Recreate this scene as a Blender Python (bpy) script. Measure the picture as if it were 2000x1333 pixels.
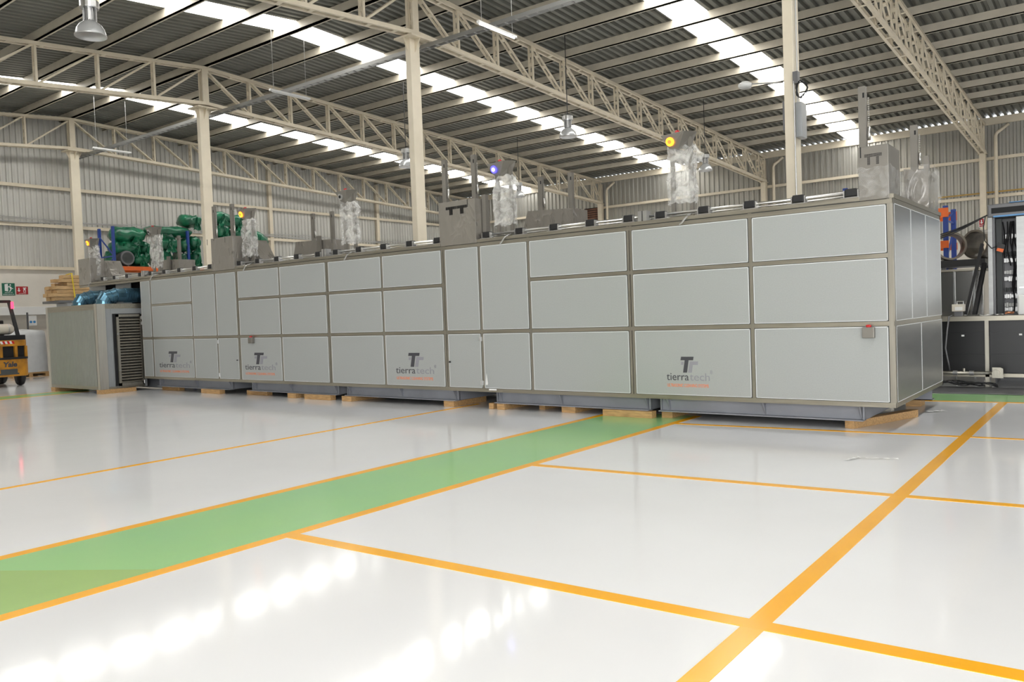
import bpy, bmesh, math, random
from mathutils import Vector, Matrix, noise
random.seed(7)
for o in list(bpy.data.objects): bpy.data.objects.remove(o)
SC = bpy.context.scene
COL = SC.collection
R = math.radians

# ------------------------------------------------------------------ camera
cam_d = bpy.data.cameras.new('camera'); cam = bpy.data.objects.new('camera', cam_d); COL.objects.link(cam)
YAW, PITCH, ROLL = 0.6562034, 0.0344133, -0.0368279
fw = Vector((-math.sin(YAW)*math.cos(PITCH), math.cos(YAW)*math.cos(PITCH), -math.sin(PITCH)))
rt = Vector((math.cos(YAW), math.sin(YAW), 0)); up = rt.cross(fw)
r2 = rt*math.cos(ROLL) + up*math.sin(ROLL); u2 = -rt*math.sin(ROLL) + up*math.cos(ROLL)
m = Matrix((r2, u2, -fw)).transposed().to_4x4(); m.translation = Vector((0, 0, 1.6)); cam.matrix_world = m
cam_d.sensor_width = 36; cam_d.lens = 1568.58/2000*36; cam_d.clip_end = 300
SC.camera = cam
# ------------------------------------------------------------------ world, lights, exposure
w = bpy.data.worlds.new('world'); SC.world = w; w.use_nodes = True
bg = w.node_tree.nodes['Background']; bg.inputs[0].default_value = (0.92, 0.96, 1, 1); bg.inputs[1].default_value = 3.0
SKYLIGHT = 8.5
def area(name, loc, rot, sx, sy, power, col=(1, 1, 1)):
    l = bpy.data.lights.new(name, 'AREA'); l.shape = 'RECTANGLE'; l.size = sx; l.size_y = sy; l.energy = power; l.color = col
    o = bpy.data.objects.new(name, l); COL.objects.link(o); o.location = loc; o.rotation_euler = rot; return o
# front fill: area lights in two unseen gates added behind the camera
area('gate_fill', (4.5, -5.3, 3.0), (R(70), 0, 0), 14, 5.2, 1200, (1, 0.985, 0.96))
area('gate_fill', (13.7, 6, 2.6), (R(70), 0, R(90)), 8, 5.0, 30, (1, 0.985, 0.96))
SC.cycles.max_bounces = 5; SC.cycles.diffuse_bounces = 3; SC.cycles.glossy_bounces = 3; SC.cycles.transparent_max_bounces = 8; SC.cycles.caustics_reflective = False; SC.cycles.caustics_refractive = False
SC.view_settings.view_transform = 'Standard'; SC.view_settings.look = 'None'
SC.view_settings.gamma = 1; SC.view_settings.exposure = 0.12; SC.view_settings.use_curve_mapping = False

# ------------------------------------------------------------------ materials
def mat(name, base, rough=.5, metal=0., var=.0, scale=5., stretch=(1, 1, 1), bump=0., bscale=None, emit=None, estr=0., coat=0., alpha=1., trans=0., rvar=0., base2=None, spec=.5, detail=3.):
    m = bpy.data.materials.new(name); m.use_nodes = True; nt = m.node_tree; b = nt.nodes['Principled BSDF']
    b.inputs['Base Color'].default_value = (*base, 1); b.inputs['Roughness'].default_value = rough; b.inputs['Metallic'].default_value = metal
    b.inputs['Specular IOR Level'].default_value = spec
    if coat: b.inputs['Coat Weight'].default_value = coat; b.inputs['Coat Roughness'].default_value = .06
    if alpha < 1: b.inputs['Alpha'].default_value = alpha
    if trans: b.inputs['Transmission Weight'].default_value = trans
    if emit: b.inputs['Emission Color'].default_value = (*emit, 1); b.inputs['Emission Strength'].default_value = estr
    if var or bump or rvar or base2:
        tc = nt.nodes.new('ShaderNodeTexCoord'); mp = nt.nodes.new('ShaderNodeMapping'); mp.inputs['Scale'].default_value = stretch
        nt.links.new(tc.outputs['Object'], mp.inputs[0])
        n = nt.nodes.new('ShaderNodeTexNoise'); n.inputs['Scale'].default_value = scale; n.inputs['Detail'].default_value = detail
        nt.links.new(mp.outputs[0], n.inputs['Vector'])
        if var or base2:
            cr = nt.nodes.new('ShaderNodeValToRGB'); cr.color_ramp.elements[0].position = .3; cr.color_ramp.elements[1].position = .7
            lo = base2 or tuple(max(0, c*(1-var)) for c in base); hi = base if base2 else tuple(min(1, c*(1+var)) for c in base)
            cr.color_ramp.elements[0].color = (*lo, 1); cr.color_ramp.elements[1].color = (*hi, 1)
            nt.links.new(n.outputs[0], cr.inputs[0]); nt.links.new(cr.outputs[0], b.inputs['Base Color'])
        if rvar:
            mr = nt.nodes.new('ShaderNodeMapRange'); mr.inputs['To Min'].default_value = max(0.02, rough-rvar); mr.inputs['To Max'].default_value = rough+rvar
            nt.links.new(n.outputs[0], mr.inputs[0]); nt.links.new(mr.outputs[0], b.inputs['Roughness'])
        if bump:
            n2 = n
            if bscale:
                n2 = nt.nodes.new('ShaderNodeTexNoise'); n2.inputs['Scale'].default_value = bscale; n2.inputs['Detail'].default_value = 2
                nt.links.new(mp.outputs[0], n2.inputs['Vector'])
            bp = nt.nodes.new('ShaderNodeBump'); bp.inputs['Strength'].default_value = bump; bp.inputs['Distance'].default_value = .02
            nt.links.new(n2.outputs[0], bp.inputs['Height']); nt.links.new(bp.outputs[0], b.inputs['Normal'])
    return m
M = {}
M['floor'] = mat('epoxy_floor', (.84, .84, .84), .09, 0, .03, .5, rvar=.04, bump=.03, bscale=2.4, spec=.5)
M['yellow'] = mat('yellow_floor_paint', (.97, .45, .01), .2, 0, .05, 1.2)
M['green'] = mat('green_floor_paint', (.31, .60, .26), .18, 0, .07, .7, base2=(.34, .63, .24))
M['green_old'] = mat('green_floor_paint_worn', (.36, .55, .17), .2, 0, .07, .7)
M['cream'] = mat('cream_steel_paint', (.70, .62, .48), .45, 0, .06, 2.5)
M['column'] = mat('cream_paint_lit', (.80, .72, .57), .45, 0, .04, 2.5)  # same cream paint, lightened: the light on the columns is in the colour
M['purlin'] = mat('cream_paint_shaded', (.58, .53, .43), .5, 0, .08, 2.)  # same cream paint, darkened: the shade on the purlins is in the colour
M['tray'] = mat('dull_galvanised_tray', (.34, .34, .33), .4, .6)
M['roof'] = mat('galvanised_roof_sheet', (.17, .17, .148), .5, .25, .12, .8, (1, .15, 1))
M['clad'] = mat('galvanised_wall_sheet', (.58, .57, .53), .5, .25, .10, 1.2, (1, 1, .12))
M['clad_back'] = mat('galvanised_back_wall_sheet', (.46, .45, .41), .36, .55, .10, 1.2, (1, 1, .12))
M['masonry'] = mat('white_masonry', (.66, .62, .55), .8, 0, .05, 1.5, bump=.1, bscale=12)
M['skylight'] = mat('translucent_skylight_sheet', (.9, .9, .9), .6, 0, emit=(1, .99, .96), estr=SKYLIGHT)
M['steel'] = mat('brushed_stainless', (.34, .32, .275), .36, .85, .10, 3., (9, 9, .5), rvar=.08)
M['steelh'] = mat('brushed_stainless_rail', (.35, .325, .27), .36, .85, .12, 3., (.5, 9, 9), rvar=.08)
M['bright'] = mat('bright_stainless_trim', (.55, .53, .48), .3, .85, .06, 3., (9, 9, .5))
M['shaft'] = mat('polished_shaft', (.70, .69, .66), .3, 1)
M['sidepanel'] = mat('stainless_sheet', (.34, .345, .34), .32, .85, .08, 2.5, (1, 1, 6), rvar=.05)
M['panel'] = mat('grey_coated_panel', (.355, .37, .36), .42, 0, .03, 60., bump=.02)
M['panel_edge'] = mat('panel_edge_white', (.75, .77, .77), .4)
M['dark'] = mat('dark_gap', (.012, .012, .013), .8)
M['black'] = mat('black_rubber', (.012, .012, .013), .45)
M['skid'] = mat('grey_blue_primer', (.26, .27, .30), .45, 0, .08, 3.)
M['wood'] = mat('pine_wood', (.48, .29, .125), .65, 0, .25, 6., (1, 8, 8), bump=.1)
M['wood2'] = mat('pale_pine_wood', (.56, .37, .18), .65, 0, .2, 5., (8, 1, 8), bump=.1)
M['film'] = None
M['cabinet'] = mat('stainless_cabinet_film', (.27, .25, .22), .3, .35, .06, 3., (2, 2, .7), bump=.3, bscale=6., rvar=.1)
def crease(m, scale, strength):
    nt = m.node_tree; b = nt.nodes['Principled BSDF']; b.inputs['Coat Weight'].default_value = .8; b.inputs['Coat Roughness'].default_value = .12
    tc = nt.nodes.new('ShaderNodeTexCoord'); mp = nt.nodes.new('ShaderNodeMapping'); mp.inputs['Scale'].default_value = (1.6, 1.6, .8); mp.inputs['Rotation'].default_value = (0, .5, 0)
    n = nt.nodes.new('ShaderNodeTexNoise'); n.inputs['Scale'].default_value = scale; n.inputs['Detail'].default_value = 2; n.inputs['Distortion'].default_value = 1.5
    a = nt.nodes.new('ShaderNodeMath'); a.operation = 'SUBTRACT'; a.inputs[1].default_value = .5; c = nt.nodes.new('ShaderNodeMath'); c.operation = 'ABSOLUTE'; d = nt.nodes.new('ShaderNodeMath'); d.operation = 'POWER'; d.inputs[1].default_value = .5
    bp = nt.nodes.new('ShaderNodeBump'); bp.invert = True; bp.inputs['Strength'].default_value = strength; bp.inputs['Distance'].default_value = .05
    nt.links.new(tc.outputs['Object'], mp.inputs[0]); nt.links.new(mp.outputs[0], n.inputs['Vector']); nt.links.new(n.outputs[0], a.inputs[0]); nt.links.new(a.outputs[0], c.inputs[0]); nt.links.new(c.outputs[0], d.inputs[0]); nt.links.new(d.outputs[0], bp.inputs['Height'])
    nt.links.new(bp.outputs[0], b.inputs['Normal']); nt.links.new(bp.outputs[0], b.inputs['Coat Normal'])
crease(M['cabinet'], 1.7, .28)
M['cabinet_plain'] = mat('stainless_cabinet', (.24, .225, .20), .38, .5, .06, 3.)
M['orange_led'] = mat('orange_lamp', (1, .4, .05), .3, emit=(1, .26, .01), estr=3.5)
M['blue_led'] = mat('blue_lamp', (.1, .1, 1), .3, emit=(.05, .04, 1), estr=3.5)
M['orange_core'] = mat('orange_lamp_core', (.5, .1, .02), .3, emit=(1, .5, .1), estr=.6)
M['white_led'] = mat('white_lamp', (1, 1, 1), .3, emit=(.9, .9, 1), estr=8)
M['red'] = mat('red_plastic', (.55, .02, .02), .35)
M['red_led'] = mat('red_tail_lamp', (1, .05, .1), .3, emit=(1, .03, .08), estr=4)
M['white'] = mat('white_plastic', (.75, .75, .73), .4)
M['whitefilm'] = mat('white_stretch_wrap', (.66, .67, .67), .28, 0, .06, 3., bump=.35, bscale=5)
M['blue'] = mat('blue_rack_paint', (.02, .055, .27), .4)
M['orange'] = mat('orange_rack_paint', (.75, .14, .02), .4, 0, .08, 4)
M['bag'] = mat('green_plastic_bag', (.016, .20, .095), .3, 0, .35, 3., bump=.5, bscale=9, base2=(.012, .075, .042))
M['tyre'] = mat('dark_tyre', (.06, .065, .065), .6)
M['fork'] = mat('yellow_forklift_paint', (.60, .27, .02), .45, 0, .3, 4., base2=(.30, .13, .015))
M['tank'] = mat('white_gas_tank', (.62, .57, .48), .45, 0, .1, 3)
M['duct'] = mat('blue_galvanised_duct', (.13, .27, .37), .24, .8, .15, 2.)
M['acribs'] = mat('green_grey_ribbed_panel', (.29, .30, .265), .4, .25, .04, 3.)
M['acside'] = mat('grey_side_panel', (.36, .375, .385), .3, .35, .06, 2.)
M['alu'] = mat('aluminium', (.6, .6, .6), .3, .9, .05, 6.)
M['lens'] = mat('lamp_reflector', (.55, .56, .56), .25, .3)
M['text_dark'] = mat('print_dark_grey', (.055, .055, .065), .5)
M['text_light'] = mat('print_light_grey', (.27, .27, .30), .5)
M['text_orange'] = mat('print_orange', (.85, .22, .06), .5)
M['sign_green'] = mat('sign_green', (.01, .12, .07), .5)
M['sign_red'] = mat('sign_red', (.36, .015, .02), .5)
M['sign_blue'] = mat('sign_blue', (.05, .25, .55), .5)
M['concrete'] = mat('raw_rolled_sheet', (.25, .22, .17), .5, .3, .3, 3., base2=(.12, .10, .08))
M['mirror'] = mat('polished_sheet', (.6, .59, .57), .18, 1, .05, 1.5, (4, 1, 1), bump=.05)
M['charcoal'] = mat('charcoal_sheet', (.012, .012, .013), .35, .2)
M['cabgrey'] = mat('grey_enclosure', (.16, .16, .165), .4, .3)
M['brown'] = mat('brown_slats', (.16, .07, .04), .6, 0, .3, 4)
M['paper'] = mat('paper', (.8, .8, .78), .7)
M['bluefilm'] = mat('blue_protective_film', (.10, .28, .55), .4)
M['copper'] = mat('copper_wire', (.6, .25, .12), .35, .6)
M['strap'] = mat('yellow_strap', (.8, .6, .03), .5)
M['ochre'] = mat('ochre_pipe_paint', (.42, .27, .07), .5)
M['conduit'] = mat('galvanised_conduit', (.55, .55, .54), .35, .7)
def film_mat(lo=.16, hi=.62):
    m = bpy.data.materials.new('clear_plastic_film'); m.use_nodes = True; nt = m.node_tree; b = nt.nodes['Principled BSDF']
    b.inputs['Base Color'].default_value = (.80, .79, .76, 1); b.inputs['Roughness'].default_value = .16
    tc = nt.nodes.new('ShaderNodeTexCoord'); n = nt.nodes.new('ShaderNodeTexNoise'); n.inputs['Scale'].default_value = 7; n.inputs['Detail'].default_value = 3; n.inputs['Distortion'].default_value = 1.0
    nt.links.new(tc.outputs['Object'], n.inputs['Vector'])
    mr = nt.nodes.new('ShaderNodeMapRange'); mr.inputs['From Min'].default_value = .35; mr.inputs['From Max'].default_value = .65
    mr.inputs['To Min'].default_value = lo; mr.inputs['To Max'].default_value = hi
    nt.links.new(n.outputs[0], mr.inputs[0]); nt.links.new(mr.outputs[0], b.inputs['Alpha'])
    bp = nt.nodes.new('ShaderNodeBump'); bp.inputs['Strength'].default_value = .45; bp.inputs['Distance'].default_value = .02
    nt.links.new(n.outputs[0], bp.inputs['Height']); nt.links.new(bp.outputs[0], b.inputs['Normal'])
    return m
M['film'] = film_mat(); M['film_thin'] = film_mat(.04, .26)

# ------------------------------------------------------------------ builders
class MB:
    def __init__(s): s.v = []; s.f = []
    def add(s, vs, fs):
        o = len(s.v); s.v += [tuple(v) for v in vs]; s.f += [tuple(i+o for i in f) for f in fs]; return s
    def box(s, x0, x1, y0, y1, z0, z1):
        return s.add([(x, y, z) for z in (z0, z1) for y in (y0, y1) for x in (x0, x1)],
                     [(0, 2, 3, 1), (4, 5, 7, 6), (0, 1, 5, 4), (2, 6, 7, 3), (0, 4, 6, 2), (1, 3, 7, 5)])
    def hexa(s, p):   # 8 points: bottom ring (4), top ring (4)
        return s.add(p, [(3, 2, 1, 0), (4, 5, 6, 7), (0, 1, 5, 4), (1, 2, 6, 5), (2, 3, 7, 6), (3, 0, 4, 7)])
    def bar(s, a, b, wx, wy, ref=(0, 0, 1)):   # rectangular bar a->b
        a = Vector(a); b = Vector(b); d = (b-a).normalized(); r = Vector(ref)
        if abs(d.dot(r)) > .95: r = Vector((1, 0, 0))
        x = d.cross(r).normalized(); y = x.cross(d).normalized(); x *= wx/2; y *= wy/2
        return s.hexa([a-x-y, a+x-y, a+x+y, a-x+y, b-x-y, b+x-y, b+x+y, b-x+y])
    def tube(s, pts, r, n=8, caps=True):
        pts = [Vector(p) for p in pts]; rr = r if isinstance(r, (list, tuple)) else [r]*len(pts); rings = []; x = None
        for i, p in enumerate(pts):
            d = (pts[min(i+1, len(pts)-1)] - pts[max(i-1, 0)]).normalized()
            if x is None:
                ref = Vector((0, 0, 1)) if abs(d.z) < .9 else Vector((1, 0, 0)); x = d.cross(ref).normalized()
            else:
                x = (x - d*x.dot(d)).normalized()
            y = d.cross(x)
            rings.append([p + (x*math.cos(2*math.pi*k/n) + y*math.sin(2*math.pi*k/n))*rr[i] for k in range(n)])
        vs = [v for g in rings for v in g]; fs = []
        for i in range(len(pts)-1):
            for k in range(n): fs.append((i*n+k, i*n+(k+1) % n, (i+1)*n+(k+1) % n, (i+1)*n+k))
        if caps: fs.append(tuple(range(n-1, -1, -1))); fs.append(tuple((len(pts)-1)*n+k for k in range(n)))
        return s.add(vs, fs)
    def prism(s, poly, off):   # poly: 3D points, extruded by vector off
        n = len(poly); off = Vector(off); p2 = [Vector(p)+off for p in poly]
        return s.add(list(poly)+p2, [tuple(range(n-1, -1, -1)), tuple(range(n, 2*n))] + [(i, (i+1) % n, n+(i+1) % n, n+i) for i in range(n)])
    def lathe(s, c, prof, n=20, axis='z'):
        vs = []
        for r, h in prof:
            for k in range(n):
                a = 2*math.pi*k/n; u, v = r*math.cos(a), r*math.sin(a)
                vs.append((c[0]+u, c[1]+v, c[2]+h) if axis == 'z' else ((c[0]+h, c[1]+u, c[2]+v) if axis == 'x' else (c[0]+u, c[1]+h, c[2]+v)))
        fs = [(i*n+k, i*n+(k+1) % n, (i+1)*n+(k+1) % n, (i+1)*n+k) for i in range(len(prof)-1) for k in range(n)]
        return s.add(vs, fs)
    def mesh(s, name):
        me = bpy.data.meshes.new(name); me.from_pydata(s.v, [], s.f)
        bm = bmesh.new(); bm.from_mesh(me); bmesh.ops.recalc_face_normals(bm, faces=bm.faces); bm.to_mesh(me); bm.free(); me.update(); return me
    def build(s, name, m, parent=None, smooth=False, bevel=0, **kw):
        return link(name, s.mesh(name), m, parent, smooth, bevel, **kw)
def worldloc(o):
    p = Vector(o.location)
    while o.parent: o = o.parent; p += Vector(o.location)
    return p
def link(name, me, m, parent=None, smooth=False, bevel=0, loc=(0, 0, 0), **kw):
    """mesh in world coordinates (plus loc) as one object, keeping its place under its parent"""
    if m is not None and not me.materials: me.materials.append(M[m] if isinstance(m, str) else m)
    if smooth:
        for p in me.polygons: p.use_smooth = True
    o = bpy.data.objects.new(name, me); COL.objects.link(o); o.location = Vector(loc)
    if parent: o.parent = parent; o.location = Vector(loc) - worldloc(parent)
    if bevel:
        b = o.modifiers.new('bevel', 'BEVEL'); b.width = bevel; b.segments = 2; b.limit_method = 'ANGLE'
    for k, v in kw.items(): o[k] = v
    return o
def thing(name, label, cat, loc, group=None):
    o = bpy.data.objects.new(name, None); COL.objects.link(o); o.location = loc; o.empty_display_size = .2
    o['label'] = label; o['category'] = cat
    if group: o['group'] = group
    return o
def tag(o, label, cat, group=None):
    o['label'] = label; o['category'] = cat
    if group: o['group'] = group
    return o
def B(*a): return MB().box(*a)
def text(name, s, size, origin, xdir, zdir, m, parent, align='LEFT', width=None, shear=0, ext=.001, off=0.):
    cu = bpy.data.curves.new(name, 'FONT'); cu.body = s; cu.size = size; cu.align_x = align; cu.extrude = ext; cu.shear = shear; cu.resolution_u = 3; cu.offset = off
    t = bpy.data.objects.new(name, cu); COL.objects.link(t); bpy.context.view_layer.update()
    me = bpy.data.meshes.new_from_object(t); bpy.data.objects.remove(t)
    x = Vector(xdir).normalized(); y = Vector(zdir).normalized(); z = x.cross(y); sx = 1
    if width:
        xs = [v.co.x for v in me.vertices]; sx = width/(max(xs)-min(xs))
    for v in me.vertices: c = v.co.copy(); v.co = Vector(origin) + x*c.x*sx + y*c.y + z*c.z
    me.update(); return link(name, me, m, parent)

# ------------------------------------------------------------------ hall geometry
YR, YE, YN = 14.26, 38.0, -5.6           # ridge, far eave, near eave
XL, XR = -32.5, 14.0
def zbot(y): return 8.43 - (.044*(y-YR) if y > YR else .078*(YR-y))
def ztop(y): return 9.52 - (.042*(y-YR) if y > YR else .085*(YR-y))
def zroof(y): return ztop(y) + .28
STRIPS = [(-28.45, -27.42), (-18.98, -17.98), (-9.94, -8.92), (-.5, .5)]

floor = B(XL-.3, XR+.3, YN-.3, YE+.3, -.2, 0).build('floor', 'floor', kind='structure')
def line(name, a, b, wd, m, z=.002, wd2=None):   # painted stripe a->b
    a = Vector((*a, 0)); b = Vector((*b, 0)); d = (b-a).normalized(); n = Vector((-d.y, d.x, 0)); w2 = (wd2 or wd)/2; w1 = wd/2
    p = [a-n*w1, b-n*w2, b+n*w2, a+n*w1]
    mb = MB().hexa([Vector((q.x, q.y, -.001)) for q in p] + [Vector((q.x, q.y, z)) for q in p])
    return mb.build(name, m, floor)
def gquad(name, p, m, z):
    return MB().hexa([(x, y, -.001) for x, y in p] + [(x, y, z) for x, y in p]).build(name, m, floor)
gquad('green_walkway', [(-6.33, 1.9), (-5.0, 2.75), (-5.0, 10.9), (-6.38, 10.9)], 'green', .0012)
gquad('green_walkway', [(-6.31, -5.4), (-5.03, -5.4), (-5.0, 2.75), (-6.33, 1.9)], 'green_old', .0012)
line('yellow_line', (-6.32, -5.4), (-6.385, 10.9), .11, 'yellow')
line('yellow_line', (-5.03, -5.4), (-5.01, 10.9), .11, 'yellow')
line('yellow_line', (-9.0, -5.4), (-9.26, 11), .09, 'yellow')
line('yellow_line', (-1.48, -4), (-1.505, 13.85), .115, 'yellow', .0022)
line('yellow_line', (-4.97, 3.68), (1.6, 4.0), .115, 'yellow', .0024)
line('yellow_line', (-4.97, 6.755), (1.6, 7.28), .10, 'yellow', .0024)
line('yellow_line', (-4.97, 10.07), (1.6, 10.62), .09, 'yellow', .0024)
line('yellow_line', (-2.9, 13.76), (3, 14.4), .11, 'yellow', .0024)
gquad('green_walkway', [(-2.9, 13.8), (3, 14.45), (3, 15.5), (-2.9, 14.85)], 'green', .0012)
gquad('green_walkway', [(-22.3, -5.4), (-21.2, -5.4), (-21.15, 11.5), (-22.1, 11.5)], 'green', .0012)
line('yellow_line', (-22.3, -5.4), (-22.1, 11.5), .09, 'yellow')
line('yellow_line', (-21.2, -5.4), (-21.15, 11.5), .09, 'yellow')

# corrugated sheets -------------------------------------------------
def profile(a, b, pitch=.25, h=.085):
    """corrugation along one axis: list of (t, height)"""
    out = []; t = a
    while t < b-1e-6:
        for dt, hh in ((0, 0), (.44*pitch, 0), (.56*pitch, h), (.86*pitch, h)): 
            if t+dt <= b: out.append((t+dt, hh))
        t += pitch
    out.append((b, 0)); return out
ceil_mb = MB(); spans = []; x = XL-.15
for a, b in STRIPS: spans.append((x, a)); x = b
spans.append((x, XR+.15))
for a, b in spans:
    pr = profile(a, b)
    for y0, y1 in ((YN-.1, YR), (YR, YE-.01)):
        vs = [(t, y, zroof(y)+h) for y in (y0, y1) for t, h in pr]; n = len(pr)
        ceil_mb.add(vs, [(i, i+1, n+i+1, n+i) for i in range(n-1)])
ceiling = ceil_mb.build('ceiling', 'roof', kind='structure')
PY = [YR+.05] + [YR+1.62*k for k in range(1, 14)] + [YR-1.62*k for k in range(0, 13)]
for y in PY:
    zz = ztop(y)+.045; d = .236
    mb = MB().box(XL, XR, y-.03, y+.03, zz, zz+d).box(XL, XR, y-.03, y+.075, zz, zz+.02)
    mb.build('purlin', 'purlin', ceiling)
B(XL, XR, YE-.11, YE-.03, zroof(YE)-.30, zroof(YE)-.004).build('eave_beam', 'cream', ceiling)
ys = sorted(PY+[YE+.1])
for a, b in STRIPS:
    for y0, y1 in zip(ys[:-1], ys[1:]):
        if y1-y0 < .3: continue
        za, zb = zroof(y0+.02), zroof(y1-.02)
        MB().hexa([(a, y0+.02, za+.01), (b, y0+.02, za+.01), (b, y1-.02, zb+.01), (a, y1-.02, zb+.01), (a, y0+.02, za+.018), (b, y0+.02, za+.018), (b, y1-.02, zb+.018), (a, y1-.02, zb+.018)]).build('skylight_panel', 'skylight', ceiling)
    xm = (a+b)/2
    MB().tube([(xm, YN, zroof(YN)-.09), (xm, YR, zroof(YR)-.09), (xm, YE-.2, zroof(YE)-.09)], .009, 6).build('sag_rod', 'cream', ceiling)

# walls ---------------------------------------------------------------
def clad_x(name, X, y0, y1, z0, side, parent):     # wall at constant X, ribs towards side
    pr = profile(y0, y1, .2, .05); n = len(pr)
    vs = [(X+side*h, t, z0) for t, h in pr] + [(X+side*h, t, zroof(t)) for t, h in pr]
    return MB().add(vs, [(i, i+1, n+i+1, n+i) for i in range(n-1)]).build(name, 'clad', parent)
def clad_y(name, Y, x0, x1, z0, z1, side, parent):
    pr = profile(x0, x1, .25, .06); n = len(pr)
    vs = [(t, Y+side*h, z0) for t, h in pr] + [(t, Y+side*h, z1) for t, h in pr]
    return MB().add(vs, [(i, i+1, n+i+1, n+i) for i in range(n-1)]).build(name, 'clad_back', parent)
wall_left = B(XL-.25, XL, YN, YE, 0, 3.92).build('wall_left', 'masonry', kind='structure')
clad_x('cladding', XL-.07, YN, YE, 3.9, 1, wall_left)
for z in (3.95, 5.55, 7.0):
    B(XL-.02, XL+.12, YN, YE, z-.06, z+.06).build('girt', 'cream', wall_left)
for y in (5.2, 23.6, 30.5):
    B(XL-.02, XL+.14, y-.09, y+.09, 3.9, zroof(y)-.3).build('wall_post', 'cream', wall_left)
for k, (dz, r) in enumerate(((.10, .022), (.15, .016), (.20, .02))):
    pts = [(XL+.16+.03*math.sin(y*1.7+k), y, 5.58+dz+.05*math.sin(y*.9+k*2)) for y in [YN+1.2*i for i in range(39)] if y < YE-.5]
    MB().tube(pts, r, 6).build('cable', 'conduit', wall_left)
wall_back = B(XL, XR, YE, YE+.25, 0, 3.9).build('wall_back', 'masonry', kind='structure')
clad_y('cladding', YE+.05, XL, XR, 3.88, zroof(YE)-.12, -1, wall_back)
for z in (3.95, 5.62, 7.15):
    B(XL, XR, YE-.13, YE+.01, z-.06, z+.06).build('girt', 'cream', wall_back)
MB().tube([(XL+1, YE-.2, 5.78), (XR, YE-.2, 5.78)], .03, 8).build('gas_pipe', 'ochre', wall_back)
for x in (-22.25, -13.2, -4.2):
    MB().tube([(x, YE-.28, 0), (x, YE-.28, 8.0), (x+.05, YE-.28, 8.12), (x+.45, YE-.22, 8.42)], .065, 10).build('downpipe', 'cream', wall_back, smooth=True)
wall_right = B(XR, XR+.25, 10.2, YE, 0, 3.9).box(XR, XR+.25, YN, 1.8, 0, 3.9).build('wall_right', 'masonry', kind='structure')
clad_x('cladding', XR+.07, YN, YE, 5.1, -1, wall_right)
B(XR, XR+.2, 1.8, 10.2, 5.0, 5.3).build('gate_lintel', 'cream', wall_right)  # over the unseen opening added for the side fill light
wall_front = B(XL, -2.7, YN-.25, YN, 0, 3.9).box(11.7, XR, YN-.25, YN, 0, 3.9).build('wall_front', 'masonry', kind='structure')
clad_y('cladding', YN-.07, XL, -2.7, 3.88, zroof(YN)-.02, 1, wall_front); clad_y('cladding', YN-.07, 11.7, XR, 3.88, zroof(YN)-.02, 1, wall_front)
clad_y('cladding', YN-.07, -2.7, 11.7, 5.8, zroof(YN)-.02, 1, wall_front)
B(-2.8, 11.8, YN-.2, YN, 5.6, 5.9).build('gate_lintel', 'cream', wall_front)  # over the unseen opening added for the front fill light
# white wall-mounted duct, sensor and signs on the left wall
tag(B(XL, XL+.35, 6.5, 14.6, 2.2, 2.5).build('wall_duct', 'white', bevel=.01), 'long white boxed duct along the masonry wall behind the forklift', 'duct')

# columns and trusses ---------------------------------------------------
CX = [-31.5, -22.78, -13.69, -4.63]
cl = ['cream box column nearest the left wall, beside the stacked boards', 'cream box column rising in front of the green bundles',
      'cream box column behind the middle of the machine', 'cream box column with junction box behind the right end of the machine']
for x, lb in zip(CX, cl):
    t = thing('steel_column', lb, 'column', (x, YR, 0), 'cream columns along the ridge')
    MB().box(x-.085, x+.085, YR-.16, YR+.16, 0, 8.28).build('shaft', 'column', t, bevel=.008)
    MB().box(x-.3, x+.3, YR-.32, YR+.32, 8.28, 8.32).build('cap_plate', 'cream', t)
    for s in (-1, 1):
        MB().prism([(x+s*.085, YR-.01, 8.28), (x+s*.27, YR-.01, 8.28), (x+s*.085, YR-.01, 7.98)], (0, .02, 0)).build('bracket', 'cream', t)
        MB().prism([(x-.01, YR+s*.16, 8.28), (x-.01, YR+s*.3, 8.28), (x-.01, YR+s*.16, 8.0)], (.02, 0, 0)).build('bracket', 'cream', t)
    MB().box(x-.22, x+.22, YR-.22, YR+.22, 0, .025).build('base_plate', 'cream', t)
TX = [-31.62, -22.66, -13.66, -4.66]
tl = ['cream lattice roof truss closest to the left wall', 'cream lattice roof truss over the column by the green bundles',
      'cream lattice roof truss crossing the middle of the picture', 'cream lattice roof truss at the upper right of the hall']
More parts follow.
